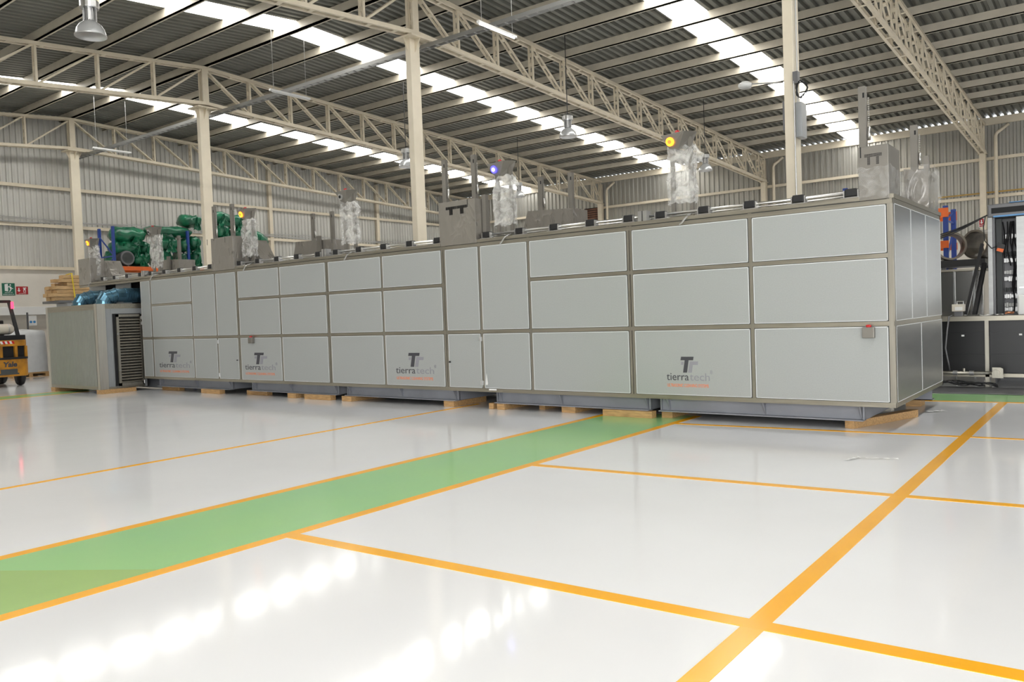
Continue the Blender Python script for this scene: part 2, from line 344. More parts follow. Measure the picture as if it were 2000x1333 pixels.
for x, lb in zip(TX, tl):
    t = thing('roof_truss', lb, 'truss', (x, YR, 8.32), 'lattice trusses under the roof')
    def pair(mb, a, b, w1, w2, gap=.085):
        for s in (-1, 1): mb.bar((x+s*gap, *a), (x+s*gap, *b), w1, w2, (1, 0, 0))
    for nm, zf, hh, ww, gp in (('bottom_chord', zbot, .10, .07, .10), ('top_chord', ztop, .09, .07, .095)):
        mb = MB()
        for ya, yb in ((YN+.3, YR), (YR, YE-.25)):
            for s in (-1, 1):
                mb.bar((x+s*gp, ya, zf(ya)), (x+s*gp, yb, zf(yb)), hh, ww, (1, 0, 0))
        y = YN+.6
        while y < YE-.4:
            mb.box(x-gp, x+gp, y-.05, y+.05, zf(y)-.052, zf(y)-.042); y += .81
        mb.build(nm, 'cream', t)
    far = [YR+1.62*k for k in range(15)]+[YE-.3]; near = [YR-1.62*k for k in range(12)]
    for seq in (far, near):
        for k, y in enumerate(seq):
            if not (seq is near and k == 0):
                mb = MB(); pair(mb, (y, zbot(y)), (y, ztop(y)), .06, .045, .06)
                for f in (.25, .5, .75): zz = zbot(y)+(ztop(y)-zbot(y))*f; mb.box(x-.07, x+.07, y-.025, y+.025, zz-.05, zz+.05)
                if k == 0: mb.box(x-.12, x-.06, y-.1, y+.1, zbot(y), ztop(y)).box(x+.06, x+.12, y-.1, y+.1, zbot(y), ztop(y))
                mb.build('vertical', 'cream', t)
            if k+1 < len(seq):
                y2 = seq[k+1]; mb = MB(); pair(mb, (y, ztop(y)), (y2, zbot(y2)), .05, .04, .055)
                for f in (.2, .4, .6, .8):
                    c = Vector((x, y+(y2-y)*f, ztop(y)+(zbot(y2)-ztop(y))*f)); d = (Vector((x, y2, zbot(y2)))-Vector((x, y, ztop(y)))).normalized()
                    mb.bar(c-d*.05, c+d*.05, .05, .13, (1, 0, 0))
                mb.build('diagonal', 'cream', t)
for x, lb in zip(TX[1:], ['cream wall column under the truss end left of the back wall', 'cream wall column under the truss end behind the third column', 'cream wall column with a red arrow sign on the back wall']):
    t = thing('wall_column', lb, 'column', (x, YE-.3, 0), 'columns against the back wall')
    MB().box(x-.11, x+.11, YE-.42, YE-.14, 0, 7.33).build('shaft', 'cream', t, bevel=.006)
    MB().box(x-.16, x+.16, YE-.44, YE-.13, 7.33, 7.36).build('cap_plate', 'cream', t)
    MB().bar((x, YE-.2, 7.36), (x, YE-.2, 8.4), .16, .14).build('stub_post', 'cream', t)

# cable tray under the ridge and hung fluorescent battens
t = thing('cable_tray', 'long galvanised cable tray hung along the column row under the ridge', 'cable tray', (-16, 14.62, 8.1))
mb = MB()
for s in (-1, 1): mb.box(-32, 6, 14.62+s*.075-.008, 14.62+s*.075+.008, 8.14, 8.23)
mb.build('side_rail', 'tray', t)
rm = MB().box(-.02, .02, 14.55, 14.69, 8.145, 8.165).mesh('rung')
for k in range(126): link('rung', rm, 'tray', t, loc=(-31.8+.3*k, 0, 0))
MB().tube([(-32, 14.6, 8.19), (6, 14.6, 8.19)], .025, 6).build('cable', 'tray', t)
for i, (x, lb) in enumerate(((-28.63, 'slim batten lamp on wires near the left wall'), (-18.48, 'slim batten lamp on wires between the second and third columns'), (-11.1, 'slim batten lamp on wires right of the third column'))):
    t = thing('batten_lamp', lb, 'lamp', (x, 14.3, 7.9), 'hung batten lamps')
    MB().box(x-.035, x+.035, 13.62, 14.98, 7.9, 7.95).build('housing', 'white', t)
    MB().tube([(x, 13.68, 7.885), (x, 14.92, 7.885)], .014, 8).build('tube', 'white_led' if i == 2 else 'white', t)
    for y in (13.75, 14.85): MB().tube([(x, y, 7.95), (x, y, zroof(y))], .006, 5).build('wire', 'conduit', t)
# high-bay lamps
lm = [(-14.06, 6.76, 'high-bay lamp with silver reflector at the upper left of the picture'), (-12.74, 19.54, 'high-bay lamp hanging in front of the skylight in the centre'),
      (-20.8, 27.9, 'high-bay lamp seen just right of the blue-lit control head'), (-12.38, 28.17, 'high-bay lamp seen just right of the orange-lit wrapped pendant'),
      (-19.08, 19.36, 'high-bay lamp partly hidden by the middle column')]
for x, y, lb in lm:
    t = thing('high_bay_lamp', lb, 'lamp', (x, y, 6.6), 'high-bay lamps')
    MB().lathe((x, y, 6.6), [(.25, 0), (.245, .05), (.225, .12), (.18, .19), (.12, .24), (.07, .27)], 28).build('reflector', 'lens', t, smooth=True)
    MB().lathe((x, y, 6.6), [(0, .03), (.225, .03), (.245, 0), (.255, 0), (.255, .02)], 28).build('lens_ring', 'alu', t, smooth=True)
    fm = MB().box(.055, .11, -.004, .004, 0, .2).mesh('fin')
    for k in range(14):
        o = link('fin', fm, 'alu', t, loc=(x, y, 6.87)); o.rotation_euler = (0, 0, 2*math.pi*k/14)
    MB().lathe((x, y, 6.87), [(0, 0), (.07, 0), (.07, .2), (0, .2)], 16).build('core', 'alu', t)
    MB().lathe((x, y, 7.07), [(0, 0), (.15, 0), (.155, .02), (.155, .12), (.13, .14), (0, .14)], 22).build('driver_housing', 'alu', t, smooth=False)
    MB().tube([(x, y, 7.2), (x, y, zroof(y))], .012, 6).build('cord', 'black', t)
# junction box, arm lamp and cable coil on the right column
x = CX[3]
t = thing('arm_lamp', 'small round lamp on a thin arm fixed to the right column', 'lamp', (x-.1, 14.1, 5.35))
MB().tube([(x-.09, 14.08, 5.42), (x-.68, 14.02, 5.50)], .014, 8).build('arm', 'conduit', t)
MB().lathe((x-.74, 14.02, 5.44), [(0, 0), (.10, 0), (.12, .03), (.12, .07), (.06, .11), (0, .11)], 20).build('head', 'white', t, smooth=True)
t = thing('junction_box', 'grey junction box with conduit and coiled black cable on the right column', 'junction box', (x+.14, 14.2, 4.5))
MB().box(x+.095, x+.20, 14.12, 14.40, 4.45, 5.05).build('box', 'acside', t, bevel=.01)
MB().tube([(x+.115, 14.2, 5.05), (x+.115, 14.2, 8.2)], .014, 8).build('conduit', 'conduit', t)
MB().tube([(x+.10, 14.06, 3.0), (x+.10, 14.06, 5.4)], .012, 8).build('conduit', 'conduit', t)
MB().box(x+.085, x+.17, 14.05, 14.17, 5.36, 5.56).build('gland_box', 'cabgrey', t)
pts = []
for k in range(70):
    a = k*.42; rr = .10+.02*math.sin(k*1.3); pts.append((x+.22+rr*math.cos(a)*.9, 14.08+.01*math.sin(k*.7), 5.25+rr*math.sin(a)*1.3))
MB().tube(pts, .007, 5).build('cable_coil', 'black', t)
MB().box(x-.115, x-.085, 14.1, 14.4, 4.6, 5.1).build('back_plate', 'cabgrey', t)

# ------------------------------------------------------------------ the cleaning machine line
YF, YB = 10.36, 13.38
ZB, ZM, ZU, ZT, ZTOP = .30, 1.312, 2.129, 2.755, 2.855
PX = [-2.25, -3.955, -5.76, -7.584, -8.601, -9.414, -10.954, -12.506, -14.031, -15.543, -16.381, -17.369, -19.195, -19.70]
def panel_mesh(x0, x1, z0, z1): return MB().box(x0, x1, YF-.010, YF+.004, z0, z1)
def module(label, xr, xl, posts, upper, skid, gus, frame_x):
    t = thing('cleaning_line_module', label, 'machine', ((xr+xl)/2, (YF+YB)/2, 0), 'modules of the cleaning line')
    # inner body closes the volume behind the panels; its dark colour paints shadow gaps
    MB().box(xl+.03, xr-.03, YF+.012, YB-.012, ZB+.02, ZTOP-.02).build('body', 'tyre', t)
    for px, wd in posts:
        MB().box(px-wd/2, px+wd/2, YF-.004, YF+.05, ZB, ZTOP-.05).build('post', 'steel', t)
    MB().box(xl, xr, YF-.006, YF+.05, ZB, ZB+.058).build('bottom_rail', 'steelh', t)
    MB().box(xl, xr, YF-.003, YF+.05, ZM-.028, ZM+.028).build('middle_rail', 'steelh', t)
    MB().box(xl, xr, YF-.006, YF+.05, ZT-.015, ZT+.04).build('top_rail', 'steelh', t)
    MB().box(xl, xr, YF-.018, YF+.08, ZT+.05, ZTOP).build('roof_rail', 'steelh', t)
    MB().box(xl, xr, YF+.04, YB, ZTOP-.02, ZTOP+.004).build('roof_plate', 'steelh', t)
    for a, b in upper:
        MB().box(a, b, YF-.003, YF+.05, ZU-.026, ZU+.026).build('upper_rail', 'steelh', t)
    ps = sorted(posts, reverse=True); panels = {}
    for (pr, wr), (pl, wl) in zip(ps[:-1], ps[1:]):
        x1 = pr-wr/2-.010; x0 = pl+wl/2+.010
        if x1-x0 < .1: continue
        has = any(a < (x0+x1)/2 < b for a, b in upper)
        zs = [(ZB+.066, ZM-.036)] + ([(ZM+.036, ZU-.034), (ZU+.034, ZT-.022)] if has else [(ZM+.036, ZT-.022)])
        for i, (z0, z1) in enumerate(zs):
            p = panel_mesh(x0, x1, z0, z1).build('panel', 'panel', t)
            e = MB()
            for a in ((x0, x0+.006, z0, z1), (x1-.006, x1, z0, z1), (x0, x1, z1-.006, z1), (x0, x1, z0, z0+.004)):
                e.box(a[0]-.001, a[1]+.001, YF-.0125, YF-.009, a[2]-.001, a[3]+.001)
            e.build('edge_trim', 'panel_edge', p)
            panels[(round((x0+x1)/2, 2), i)] = p
    # skid under the module: channel beams with gussets
    a, b = skid
    yb = YF+.09
    s = MB().box(a, b, yb+.10, yb+.115, .115, ZB-.012).box(a, b, yb, yb+.13, .103, .117).box(a, b, yb, yb+.13, ZB-.012, ZB)
    s.build('skid_beam', 'skid', t)
    MB().box(a, b, YB-.3, YB-.285, .103, ZB).box(a, b, YB-.33, YB-.2, .103, .117).build('skid_beam', 'skid', t)
    MB().box(a, a+.02, yb+.07, YB-.2, .11, ZB).build('skid_end', 'skid', t); MB().box(b-.02, b, yb+.07, YB-.2, .11, ZB).build('skid_end', 'skid', t)
    for g in gus:
        MB().prism([(g-.008, yb+.102, .118), (g-.008, yb+.002, ZB-.013), (g-.008, yb+.102, ZB-.013)], (.016, 0, 0)).build('gusset', 'skid', t)
        MB().box(g-.10, g+.10, yb-.045, yb+.06, ZB-.008, ZB-.001).build('foot_plate', 'steelh', t)
    return t, panels
J, N = .085, .046
m1, p1 = module('right end module of the cleaning line with stainless end wall and red-buttoned box', PX[0]+.03, PX[2], [(PX[0], .06), (PX[1], N), (PX[2]+.024, .038)],
    [(PX[2], PX[0])], (-5.42, -2.62), (-5.28, -3.88, -2.66), None)
m2, p2 = module('cleaning line module with two tall narrow panels and a loose strip of tape', PX[2], PX[5], [(PX[2]-.024, .038), (PX[3], N), (PX[4], N), (PX[5]+.025, .04)],
    [(PX[3], PX[2])], (-8.47, -5.58), (-8.37, -7.15, -5.63), None)
m3, p3 = module('cleaning line module behind the thin yellow floor line, company print on its right panel', PX[5], PX[7], [(PX[5]-.025, .04), (PX[6], N), (PX[7]+.025, .04)],
    [(PX[7], PX[5])], (-12.25, -9.33), (-12.15, -10.73, -9.4), None)
m4, p4 = module('cleaning line module with a small red-buttoned box above its company print', PX[7], PX[9], [(PX[7]-.025, .04), (PX[8], N), (PX[9]+.025, .04)],
    [(PX[9], PX[7])], (-15.4, -12.5), (-15.28, -14.0, -12.57), None)
m5, p5 = module('left module of the cleaning line with ducts entering beside the ventilation unit', PX[9], PX[13], [(PX[9]-.025, .04), (PX[10], N), (PX[11], N), (PX[12], .06), (PX[13]+.015, .03)],
    [(PX[12], PX[11])], (-19.3, -16.15), (-19.15, -17.6, -16.2), None)
# hidden left continuation: recessed wall with two duct openings under the running roof rail
XE = -22.95; YG = 10.62
MB().box(XE, PX[13], YG+.2, YB, ZB, ZTOP-.02).build('recessed_body', 'dark', m5)
for a, b, z0, z1 in ((XE, -22.05, .3, 2.78), (-21.47, -20.68, .3, 2.78), (-20.19, PX[13], .3, 2.78), (-22.05, -21.47, .3, 2.2), (-20.68, -20.19, .3, 2.2)):
    MB().box(a, b, YG, YG+.02, z0, z1).build('recessed_panel', 'acside', m5)
MB().box(XE, PX[13], YF-.018, YF+.26, ZT+.05, ZTOP).build('roof_rail', 'steelh', m5)
MB().box(XE, PX[13], YF-.006, YF+.05, ZT-.015, ZT+.04).build('top_rail', 'steelh', m5)
MB().box(XE, PX[13], YF+.04, YB, ZTOP-.02, ZTOP+.004).build('roof_plate', 'steelh', m5)
MB().box(XE, -19.3, 10.80, 10.82, .02, ZB).build('skid_beam', 'skid', m5)
# right end wall: three tall panels over two
xe = PX[0]+.03
def end_panel(a, b, z0, z1):
    p = MB().box(xe-.004, xe+.008, a, b, z0, z1).build('end_panel', 'sidepanel', m1); e = MB()
    for q in ((a, a+.012, z0, z1), (b-.012, b, z0, z1), (a, b, z1-.008, z1), (a, b, z0, z0+.008)): e.box(xe+.007, xe+.0095, *q)
    e.build('edge_trim', 'panel_edge', p)
dv = [YF+.05, 11.33, 12.27, YB-.03]
for ya, yb2 in zip(dv[:-1], dv[1:]):
    end_panel(ya+.008, yb2-.008, ZM+.03, ZT-.01)
for ya, yb2 in ((YF+.05, 11.87), (11.87, YB-.03)):
    end_panel(ya+.008, yb2-.008, ZB+.06, ZM-.03)
for z in (ZB+.028, ZM, ZT+.02): MB().box(xe-.05, xe+.004, YF, YB, z-.028, z+.028).build('end_rail', 'steelh', m1)
MB().box(xe-.05, xe+.02, YF, YB, ZT+.05, ZTOP).build('end_rail', 'steelh', m1)
MB().box(xe-.05, xe+.004, YB-.05, YB, ZB, ZTOP).build('post', 'steel', m1)
MB().box(xe-.05, xe+.006, YF, YF+.052, ZB, ZTOP-.05).build('post', 'steel', m1)
# doors: hinges and lock
def lock(x, z, par):
    MB().lathe((x, YF-.012, z), [(0, -.02), (.018, -.02), (.018, 0), (0, 0)], 12, 'y').build('lock', 'alu', par)
    MB().box(x-.006, x+.03, YF-.045, YF-.03, z-.012, z+.012).build('lock_handle', 'black', par)
def hinge(x, z, par): MB().tube([(x, YF-.018, z-.04), (x, YF-.018, z+.04)], .012, 8).box(x-.035, x+.03, YF-.014, YF-.008, z-.035, z+.035).build('hinge', 'alu', par)
def pk(d, x): return d[min((k for k in d if k[1] == 0), key=lambda k: abs(k[0]-x))]
dp = pk(p2, -9.0); lock(-9.335, .80, dp); hinge(-8.63, 1.19, dp); hinge(-8.625, .45, dp)
dp = pk(p5, -15.96); lock(-15.63, .79, dp); hinge(-16.36, 1.2, dp); hinge(-16.36, .45, dp)
MB().add([(-8.555, YF-.014, .42), (-8.50, YF-.03, .42), (-8.50, YF-.02, .45), (-8.53, YF-.014, .62)], [(0, 1, 2, 3)]).build('tape_strip', 'paper', m2)
MB().box(-8.49, -8.33, YF-.012, YF-.0105, .33, .355).build('tape_strip', 'paper', m2)
# small emergency-stop boxes
for x, par, z in ((-2.50, m1, 1.21), (-15.05, m4, 1.225)):
    b = MB().box(x-.068, x+.068, YF-.085, YF-.012, z-.065, z+.065).build('stop_box', 'cabinet_plain', par, bevel=.006)
    MB().lathe((x, YF-.05, z+.065), [(0, 0), (.03, 0), (.033, .02), (.02, .03), (0, .03)], 14).build('stop_button', 'red', b)
# printed logos
def logo(par, xl, xr, zt, zb_, tx0, tx1):
    """xl..xr word width, zt..zb_ height span, tx0..tx1 width of the T emblem"""
    y = YF-.0115; h = zt-zb_; g = .004
    zt2 = zt; zT = zt-.50*h; wT = tx1-tx0; sh = .17*wT
    def para(nm, m_, pts): MB().prism([(a, y, b) for a, b in pts], (0, -.001, 0)).build(nm, m_, par)
    c = (tx0+tx1)/2; st = .14*wT; ht = zt2-zT
    para('emblem', 'text_dark', [(tx0, zt2-.22*ht), (tx0+.05*wT, zt2), (tx1, zt2), (tx1-.05*wT, zt2-.22*ht), (c+st-.02*wT, zt2-.22*ht), (c-.03*wT, zT), (c-.33*wT, zT), (c-.18*wT, zt2-.22*ht)])
    para('emblem_shadow', 'text_light', [(c+.2*wT, zt2-.29*ht), (tx1+.32*wT, zt2-.29*ht), (tx1+.29*wT, zt2-.51*ht), (c+.42*wT, zt2-.51*ht), (c+.33*wT, zT), (c+.05*wT, zT)])
    para('emblem_shadow', 'text_light', [(tx0+.05*wT, zt2-.32*ht), (tx0+.25*wT, zt2-.32*ht), (tx0+.2*wT, zt2-.51*ht), (tx0+.03*wT, zt2-.51*ht)])
    W = xr-xl; base = zb_+.30*h-.02; sz = .27*h*1.28
    text('word_dark', 'tierra', sz, (xl, y, base), (1, 0, 0), (0, 0, 1), 'text_dark', par, width=W*.49)
    text('word_light', 'tech', sz, (xl+W*.51, y, base), (1, 0, 0), (0, 0, 1), 'text_light', par, width=W*.43)
    text('mark', '\u00ae', sz*.5, (xl+W*.95, y, base+.6*sz), (1, 0, 0), (0, 0, 1), 'text_light', par, width=W*.05)
    text('tagline', 'ULTRASONIC CLEANING SYSTEMS', .145*h, (xl+.01*W, y, zb_+.02), (1, 0, 0), (0, 0, 1), 'text_orange', par, width=W*.90)
logo(m1, -5.22, -4.53, .905, .46, -5.0, -4.80)
logo(m3, -10.68, -9.67, .955, .45, -10.35, -10.06)
logo(m4, -15.37, -14.22, .955, .455, -15.02, -14.67)
logo(m5, -18.95, -17.5, .985, .455, -18.5, -18.1)

# timber blocks under the skids
bl = [(-17.26, -16.5, 10.41, .1, 'wide timber under the left module beside the dark gap'), (-14.02, -13.74, 10.42, .1, 'short square timber under the module with the stop box'),
      (-13.44, -12.62, 10.40, .1, 'long pale timber at the right end of the second skid'), (-12.28, -12.0, 10.40, .1, 'timber under the left foot of the third skid'),
      (-9.62, -9.38, 10.45, .1, 'timber where the thin yellow line meets the machine'), (-8.6, -8.5, 10.46, .1, 'thin upright timber left of the fourth skid'),
      (-8.41, -8.25, 10.44, .1, 'timber end at the left foot of the fourth skid'), (-7.74, -7.62, 10.72, .1, 'small timber set back under the fourth skid'),
      (-7.16, -6.9, 10.52, .1, 'timber in the middle of the fourth skid'), (-6.33, -5.5, 10.40, .1, 'long timber lying over the green walkway'),
      (-5.42, -5.25, 10.55, .1, 'timber end on the green walkway under the right skid'),
      (-15.7, -14.95, 10.58, .1, 'dim timber set back under the second skid'), (-19.3, -18.5, 10.58, .1, 'dim timber set back under the left end of the line')]
for a, b, y, h, lb in bl:
    d = .9 if b-a < .5 else .14
    tag(B(a, b, y, y+d, 0, .1).build('timber_block', 'wood', bevel=.004), lb, 'timber', 'timbers under the machine')
mb = MB(); mb.bar((-2.80, 10.50, .05), (-2.33, 11.9, .05), .12, .1); tag(mb.build('timber_block', 'wood', bevel=.004), 'long timber sticking out under the right corner of the machine', 'timber', 'timbers under the machine')
tag(B(-2.66, -2.45, 13.02, 13.3, 0, .1).build('timber_block', 'wood', bevel=.004), 'timber under the rear right foot of the machine', 'timber', 'timbers under the machine')
MB().box(-2.6, -2.3, 13.0, 13.02, .1, .3).box(-2.6, -2.3, 13.0, 13.2, .1, .112).build('rear_foot', 'skid', m1)

# roller rail along the front top edge
RB = [-21.748, -21.098, -20.431, -19.778, -19.277, -18.623, -17.943, -17.284, -16.639, -15.503, -14.832, -14.16, -13.492, -12.819, -12.284, -11.617, -10.937, -10.267, -9.59, -8.478, -7.789, -7.114, -6.444, -5.793, -5.273, -4.621, -3.97, -3.336, -2.694]
RZ = 2.928; RY = 10.45
segs = [(-22.25, -19.55, 'roller rail on the left end of the machine above the ducts'), (-19.55, -12.58, 'roller rail on the machine left of the unlit pendant'),
        (-12.58, -5.54, 'roller rail on the middle of the machine around the blue-lit pendant'), (-5.54, -2.6, 'roller rail on the machine below the orange-lit wrapped pendant')]
hm = MB().box(-.068, .068, RY-.05, RY+.05, RZ-.045, RZ+.045).mesh('roller_block')
fm = MB().box(-.12, .12, RY-.06, RY+.06, ZTOP+.004, ZTOP+.014).box(-.09, -.075, RY-.05, RY+.05, ZTOP+.01, RZ+.03).box(.075, .09, RY-.05, RY+.05, ZTOP+.01, RZ+.03).mesh('bracket')
GAPS = [(-16.46, -15.6), (-9.47, -8.6)]
for a, b, lb in segs:
    t = thing('roller_rail', lb, 'rail', ((a+b)/2, RY, ZTOP+.01), 'roller rails on top of the machine')
    cuts = [a] + [g for q in GAPS if a < q[0] < b for g in q] + [b]
    for x0, x1 in zip(cuts[::2], cuts[1::2]):
        MB().tube([(x0, RY+.01, RZ), (x1, RY+.01, RZ)], .021, 10).build('shaft', 'shaft', t, smooth=True)
        MB().tube([(x0, RY+.06, RZ-.035), (x1, RY+.06, RZ-.035)], .012, 8).build('guide_rod', 'shaft', t, smooth=True)
    for x in RB:
        if a < x < b:
            link('roller_block', hm, 'black', t, loc=(x, 0, 0), bevel=.006); link('bracket', fm, 'alu', t, loc=(x, 0, 0))
    for xx in (a+.04, b-.04):
        if abs(xx+2.64) < .1 or abs(xx+22.2) < .1: continue
        MB().box(xx-.03, xx+.03, RY-.085, RY+.04, ZTOP-.03, RZ+.075).build('joint_plate', 'alu', t)
# end drive of the rails beside the cabinets
for x in (-15.62, -8.63):
    MB().lathe((x, RY-.02, RZ-.02), [(0, -.03), (.06, -.03), (.06, .03), (0, .03)], 14, 'x')

# ------------------------------------------------------------------ hoists and pendants on the machine
def film_wrap(name, x0, x1, y0, y1, z0, z1, par, seed, amp=.025, mat_='film'):
    """crumpled film sleeve round a column"""
    rnd = random.Random(seed); nz, npf = 16, 7; mb = MB(); ring = []
    base = [(x0, y0), (x1, y0), (x1, y1), (x0, y1)]
    for j in range(nz):
        z = z0+(z1-z0)*j/(nz-1); pts = []
        for s in range(4):
            (ax, ay), (bx, by) = base[s], base[(s+1) % 4]
            for k in range(npf):
                f = k/npf; p = Vector((ax+(bx-ax)*f, ay+(by-ay)*f, z)); c = Vector(((x0+x1)/2, (y0+y1)/2, z)); d = (p-c).normalized()
                nn = noise.noise(Vector((p.x*7+seed*3.1, p.y*9, z*8)))+.5*noise.noise(Vector((p.x*17, p.y*17+seed, z*21)))
                q = p + d*(amp*nn*1.2+amp*.4); q.z += (rnd.random()-.5)*(.06 if j in (0, nz-1) else .01); pts.append(q)
        ring.append(pts)
    n = len(ring[0]); vs = [v for r in ring for v in r]
    mb.add(vs, [(j*n+k, j*n+(k+1) % n, (j+1)*n+(k+1) % n, (j+1)*n+k) for j in range(nz-1) for k in range(n)])
    return mb.build(name, mat_, par)
def flap(x, y, z, par, seed, s=1.):
    mb = MB(); vs = []; rnd = random.Random(seed)
    for j in range(6):
        for k in range(4): vs.append((x+s*(.04+.045*k)*(.4+.2*j if j < 3 else 1.1-.17*(j-3)), y+(rnd.random()-.5)*.08, z-.05*j+(rnd.random()-.5)*.03))
    mb.add(vs, [(j*4+k, j*4+k+1, j*4+k+5, j*4+k+4) for j in range(5) for k in range(3)]); mb.build('loose_film', 'film', par)
def bar_post(x, y, z0, z1, par, wd=.085, chain=True, side=1):
    b = MB().box(x-wd/2, x+wd/2, y-.035, y+.035, z0, z1).build('lift_bar', 'cabinet_plain', par)
    MB().box(x+wd*.1, x+wd*.35, y-.037, y-.03, z1-.14, z1-.08).build('slot', 'dark', b)
    if chain:
        mb = MB(); zc = z1-.14; xc = x+side*(wd/2+.025)
        while zc > z0+.28: mb.box(xc-.008, xc+.008, y-.008, y+.008, zc-.014, zc); zc -= .026
        mb.build('chain', 'shaft', b)
        MB().tube([(xc, y, z0+.28), (xc, y, z0+.12)], .019, 10).build('chain_weight', 'shaft', b, smooth=True)
def perforated(x0, x1, z0, z1, y, par):
    mb = MB(); n = 0
    for L in (0, 1):
        xa = x0+(x1-x0)*(.0 if L == 0 else .53); wd = (x1-x0)*.46
        for i in range(9):
            for j in range(10):
                bar = j < 3 or 3 <= i <= 5
                if bar:
                    cx = xa+wd*i/8; cz = z1-(z1-z0)*j/9; r = wd/19
                    mb.add([(cx-r, y, cz-r), (cx+r, y, cz-r), (cx+r, y, cz+r), (cx-r, y, cz+r)], [(0, 1, 2, 3)])
    mb.build('perforated_letters', 'dark', par)
ZD = ZTOP+.006
def front_cabinet(xa, xb, yb, zt, label, bars, letters=True, wrapped='cabinet', seed=1, film=True):
    t = thing('hoist_cabinet', label, 'cabinet', ((xa+xb)/2, YF+.15, ZD), 'hoist cabinets on the front edge')
    MB().box(xa, xb, YF-.03, yb, 2.80, zt).build('housing', wrapped, t, bevel=.005)
    if letters:
        w_ = xb-xa; perforated(xa+w_*.22, xa+w_*.78, zt-.22, zt-.10, YF-.0315, t)
    for k, (bx, by, bt) in enumerate(bars):
        bar_post(bx, by, zt-.02, bt, t)
        MB().box(bx+.0, bx+.012, YF-.032, YF-.028, zt-.13, zt).build('slit', 'dark', t)
    if film: film_wrap('wrap', xa-.005, xb+.005, YF-.036, yb+.01, 2.84, zt-.25, t, seed, .010, 'film_thin')
    return t
front_cabinet(-2.58, -2.245, 10.93, 3.445, 'tall stainless hoist cabinet with perforated TT on the right corner', [(-2.56, 10.5, 4.2)], True, 'cabinet_plain', 3)
t = front_cabinet(-9.45, -8.632, 10.72, 3.545, 'film-wrapped hoist cabinet with two bars right of the middle column', [(-9.47, 10.55, 4.32), (-8.80, 10.55, 4.31)], True, 'cabinet', 5, False)
MB().box(-8.62, -8.54, 10.5, 10.58, ZD, 3.61).build('side_bar', 'cabinet_plain', t)
front_cabinet(-16.43, -15.58, 10.72, 3.53, 'film-wrapped hoist cabinet right of the column by the green bundles', [(-16.58, 10.55, 4.29), (-15.88, 10.55, 4.27)], False, 'cabinet', 8, False)
front_cabinet(-22.9, -22.23, 10.72, 3.515, 'film-wrapped hoist cabinet at the far left end of the machine', [], False, 'cabinet', 9, False)
# sloped chutes beside the left cabinets
for xa, xb, zt, lb in ((-15.95, -15.05, 3.45, 'sloped film-covered chute beside the lit pendant near the green bundles'), (-22.7, -21.7, 3.45, 'sloped film-covered chute at the far left end of the machine')):
    t = thing('chute', lb, 'chute', ((xa+xb)/2, 10.95, ZD), 'sloped chutes')
    xm = xa+(xb-xa)*.55
    MB().prism([(xa, 10.72, ZD), (xb, 10.72, ZD), (xm, 10.72, zt), (xa, 10.72, zt)], (0, .4, 0)).build('housing', 'cabinet', t)
    MB().box(xa+.02, xa+.09, 10.68, 10.72, ZD, zt+.02).build('side_bar', 'cabinet_plain', t)
# rear hoists
def rear(xa, xb, zt, bars, label, slope=.22, y0=12.45, y1=12.95, seed=2, small=None):
    t = thing('rear_hoist', label, 'hoist', ((xa+xb)/2, y0, ZD), 'hoists along the rear edge')
    MB().hexa([(xa-slope, y0, ZD), (xb, y0, ZD), (xb, y1, ZD), (xa-slope, y1, ZD), (xa, y0, zt), (xb, y0, zt-.05), (xb, y1, zt-.05), (xa, y1, zt)]).build('housing', 'cabinet', t)
    for bx, bt, ch in bars: bar_post(bx, y0+.12, zt-.06, bt, t, .09, ch, 1)
    if small: MB().box(small[0]-.055, small[0]+.055, y0-.08, y0-.02, ZD, small[1]).build('side_bar', 'cabinet_plain', t)
    return t
rear(-9.1, -8.07, 3.54, [(-8.85, 4.17, True), (-8.17, 4.16, False)], 'film-wrapped rear hoist behind the rail right of the blue-lit pendant')
rear(-16.14, -14.76, 3.54, [(-15.6, 4.18, True), (-14.9, 4.16, False)], 'film-wrapped rear hoist with two bars left of the unlit pendant', small=(-15.2, 3.6))
rear(-22.5, -21.45, 3.54, [(-21.6, 4.18, False)], 'low rear hoist with one bar in front of the green bundles', small=(-21.9, 3.6))
t = rear(-2.53, -2.215, 3.44, [(-2.41, 4.06, True)], 'film-wrapped rear hoist on the right end of the machine', slope=-.0, y0=12.55, y1=13.25)
MB().box(-2.28, -2.215, 12.6, 12.66, 3.38, 3.6).build('short_bar', 'cabinet_plain', t)
film_wrap('wrap', -2.56, -2.20, 12.53, 13.27, 2.93, 3.46, t, 21, .04, 'film_thin')
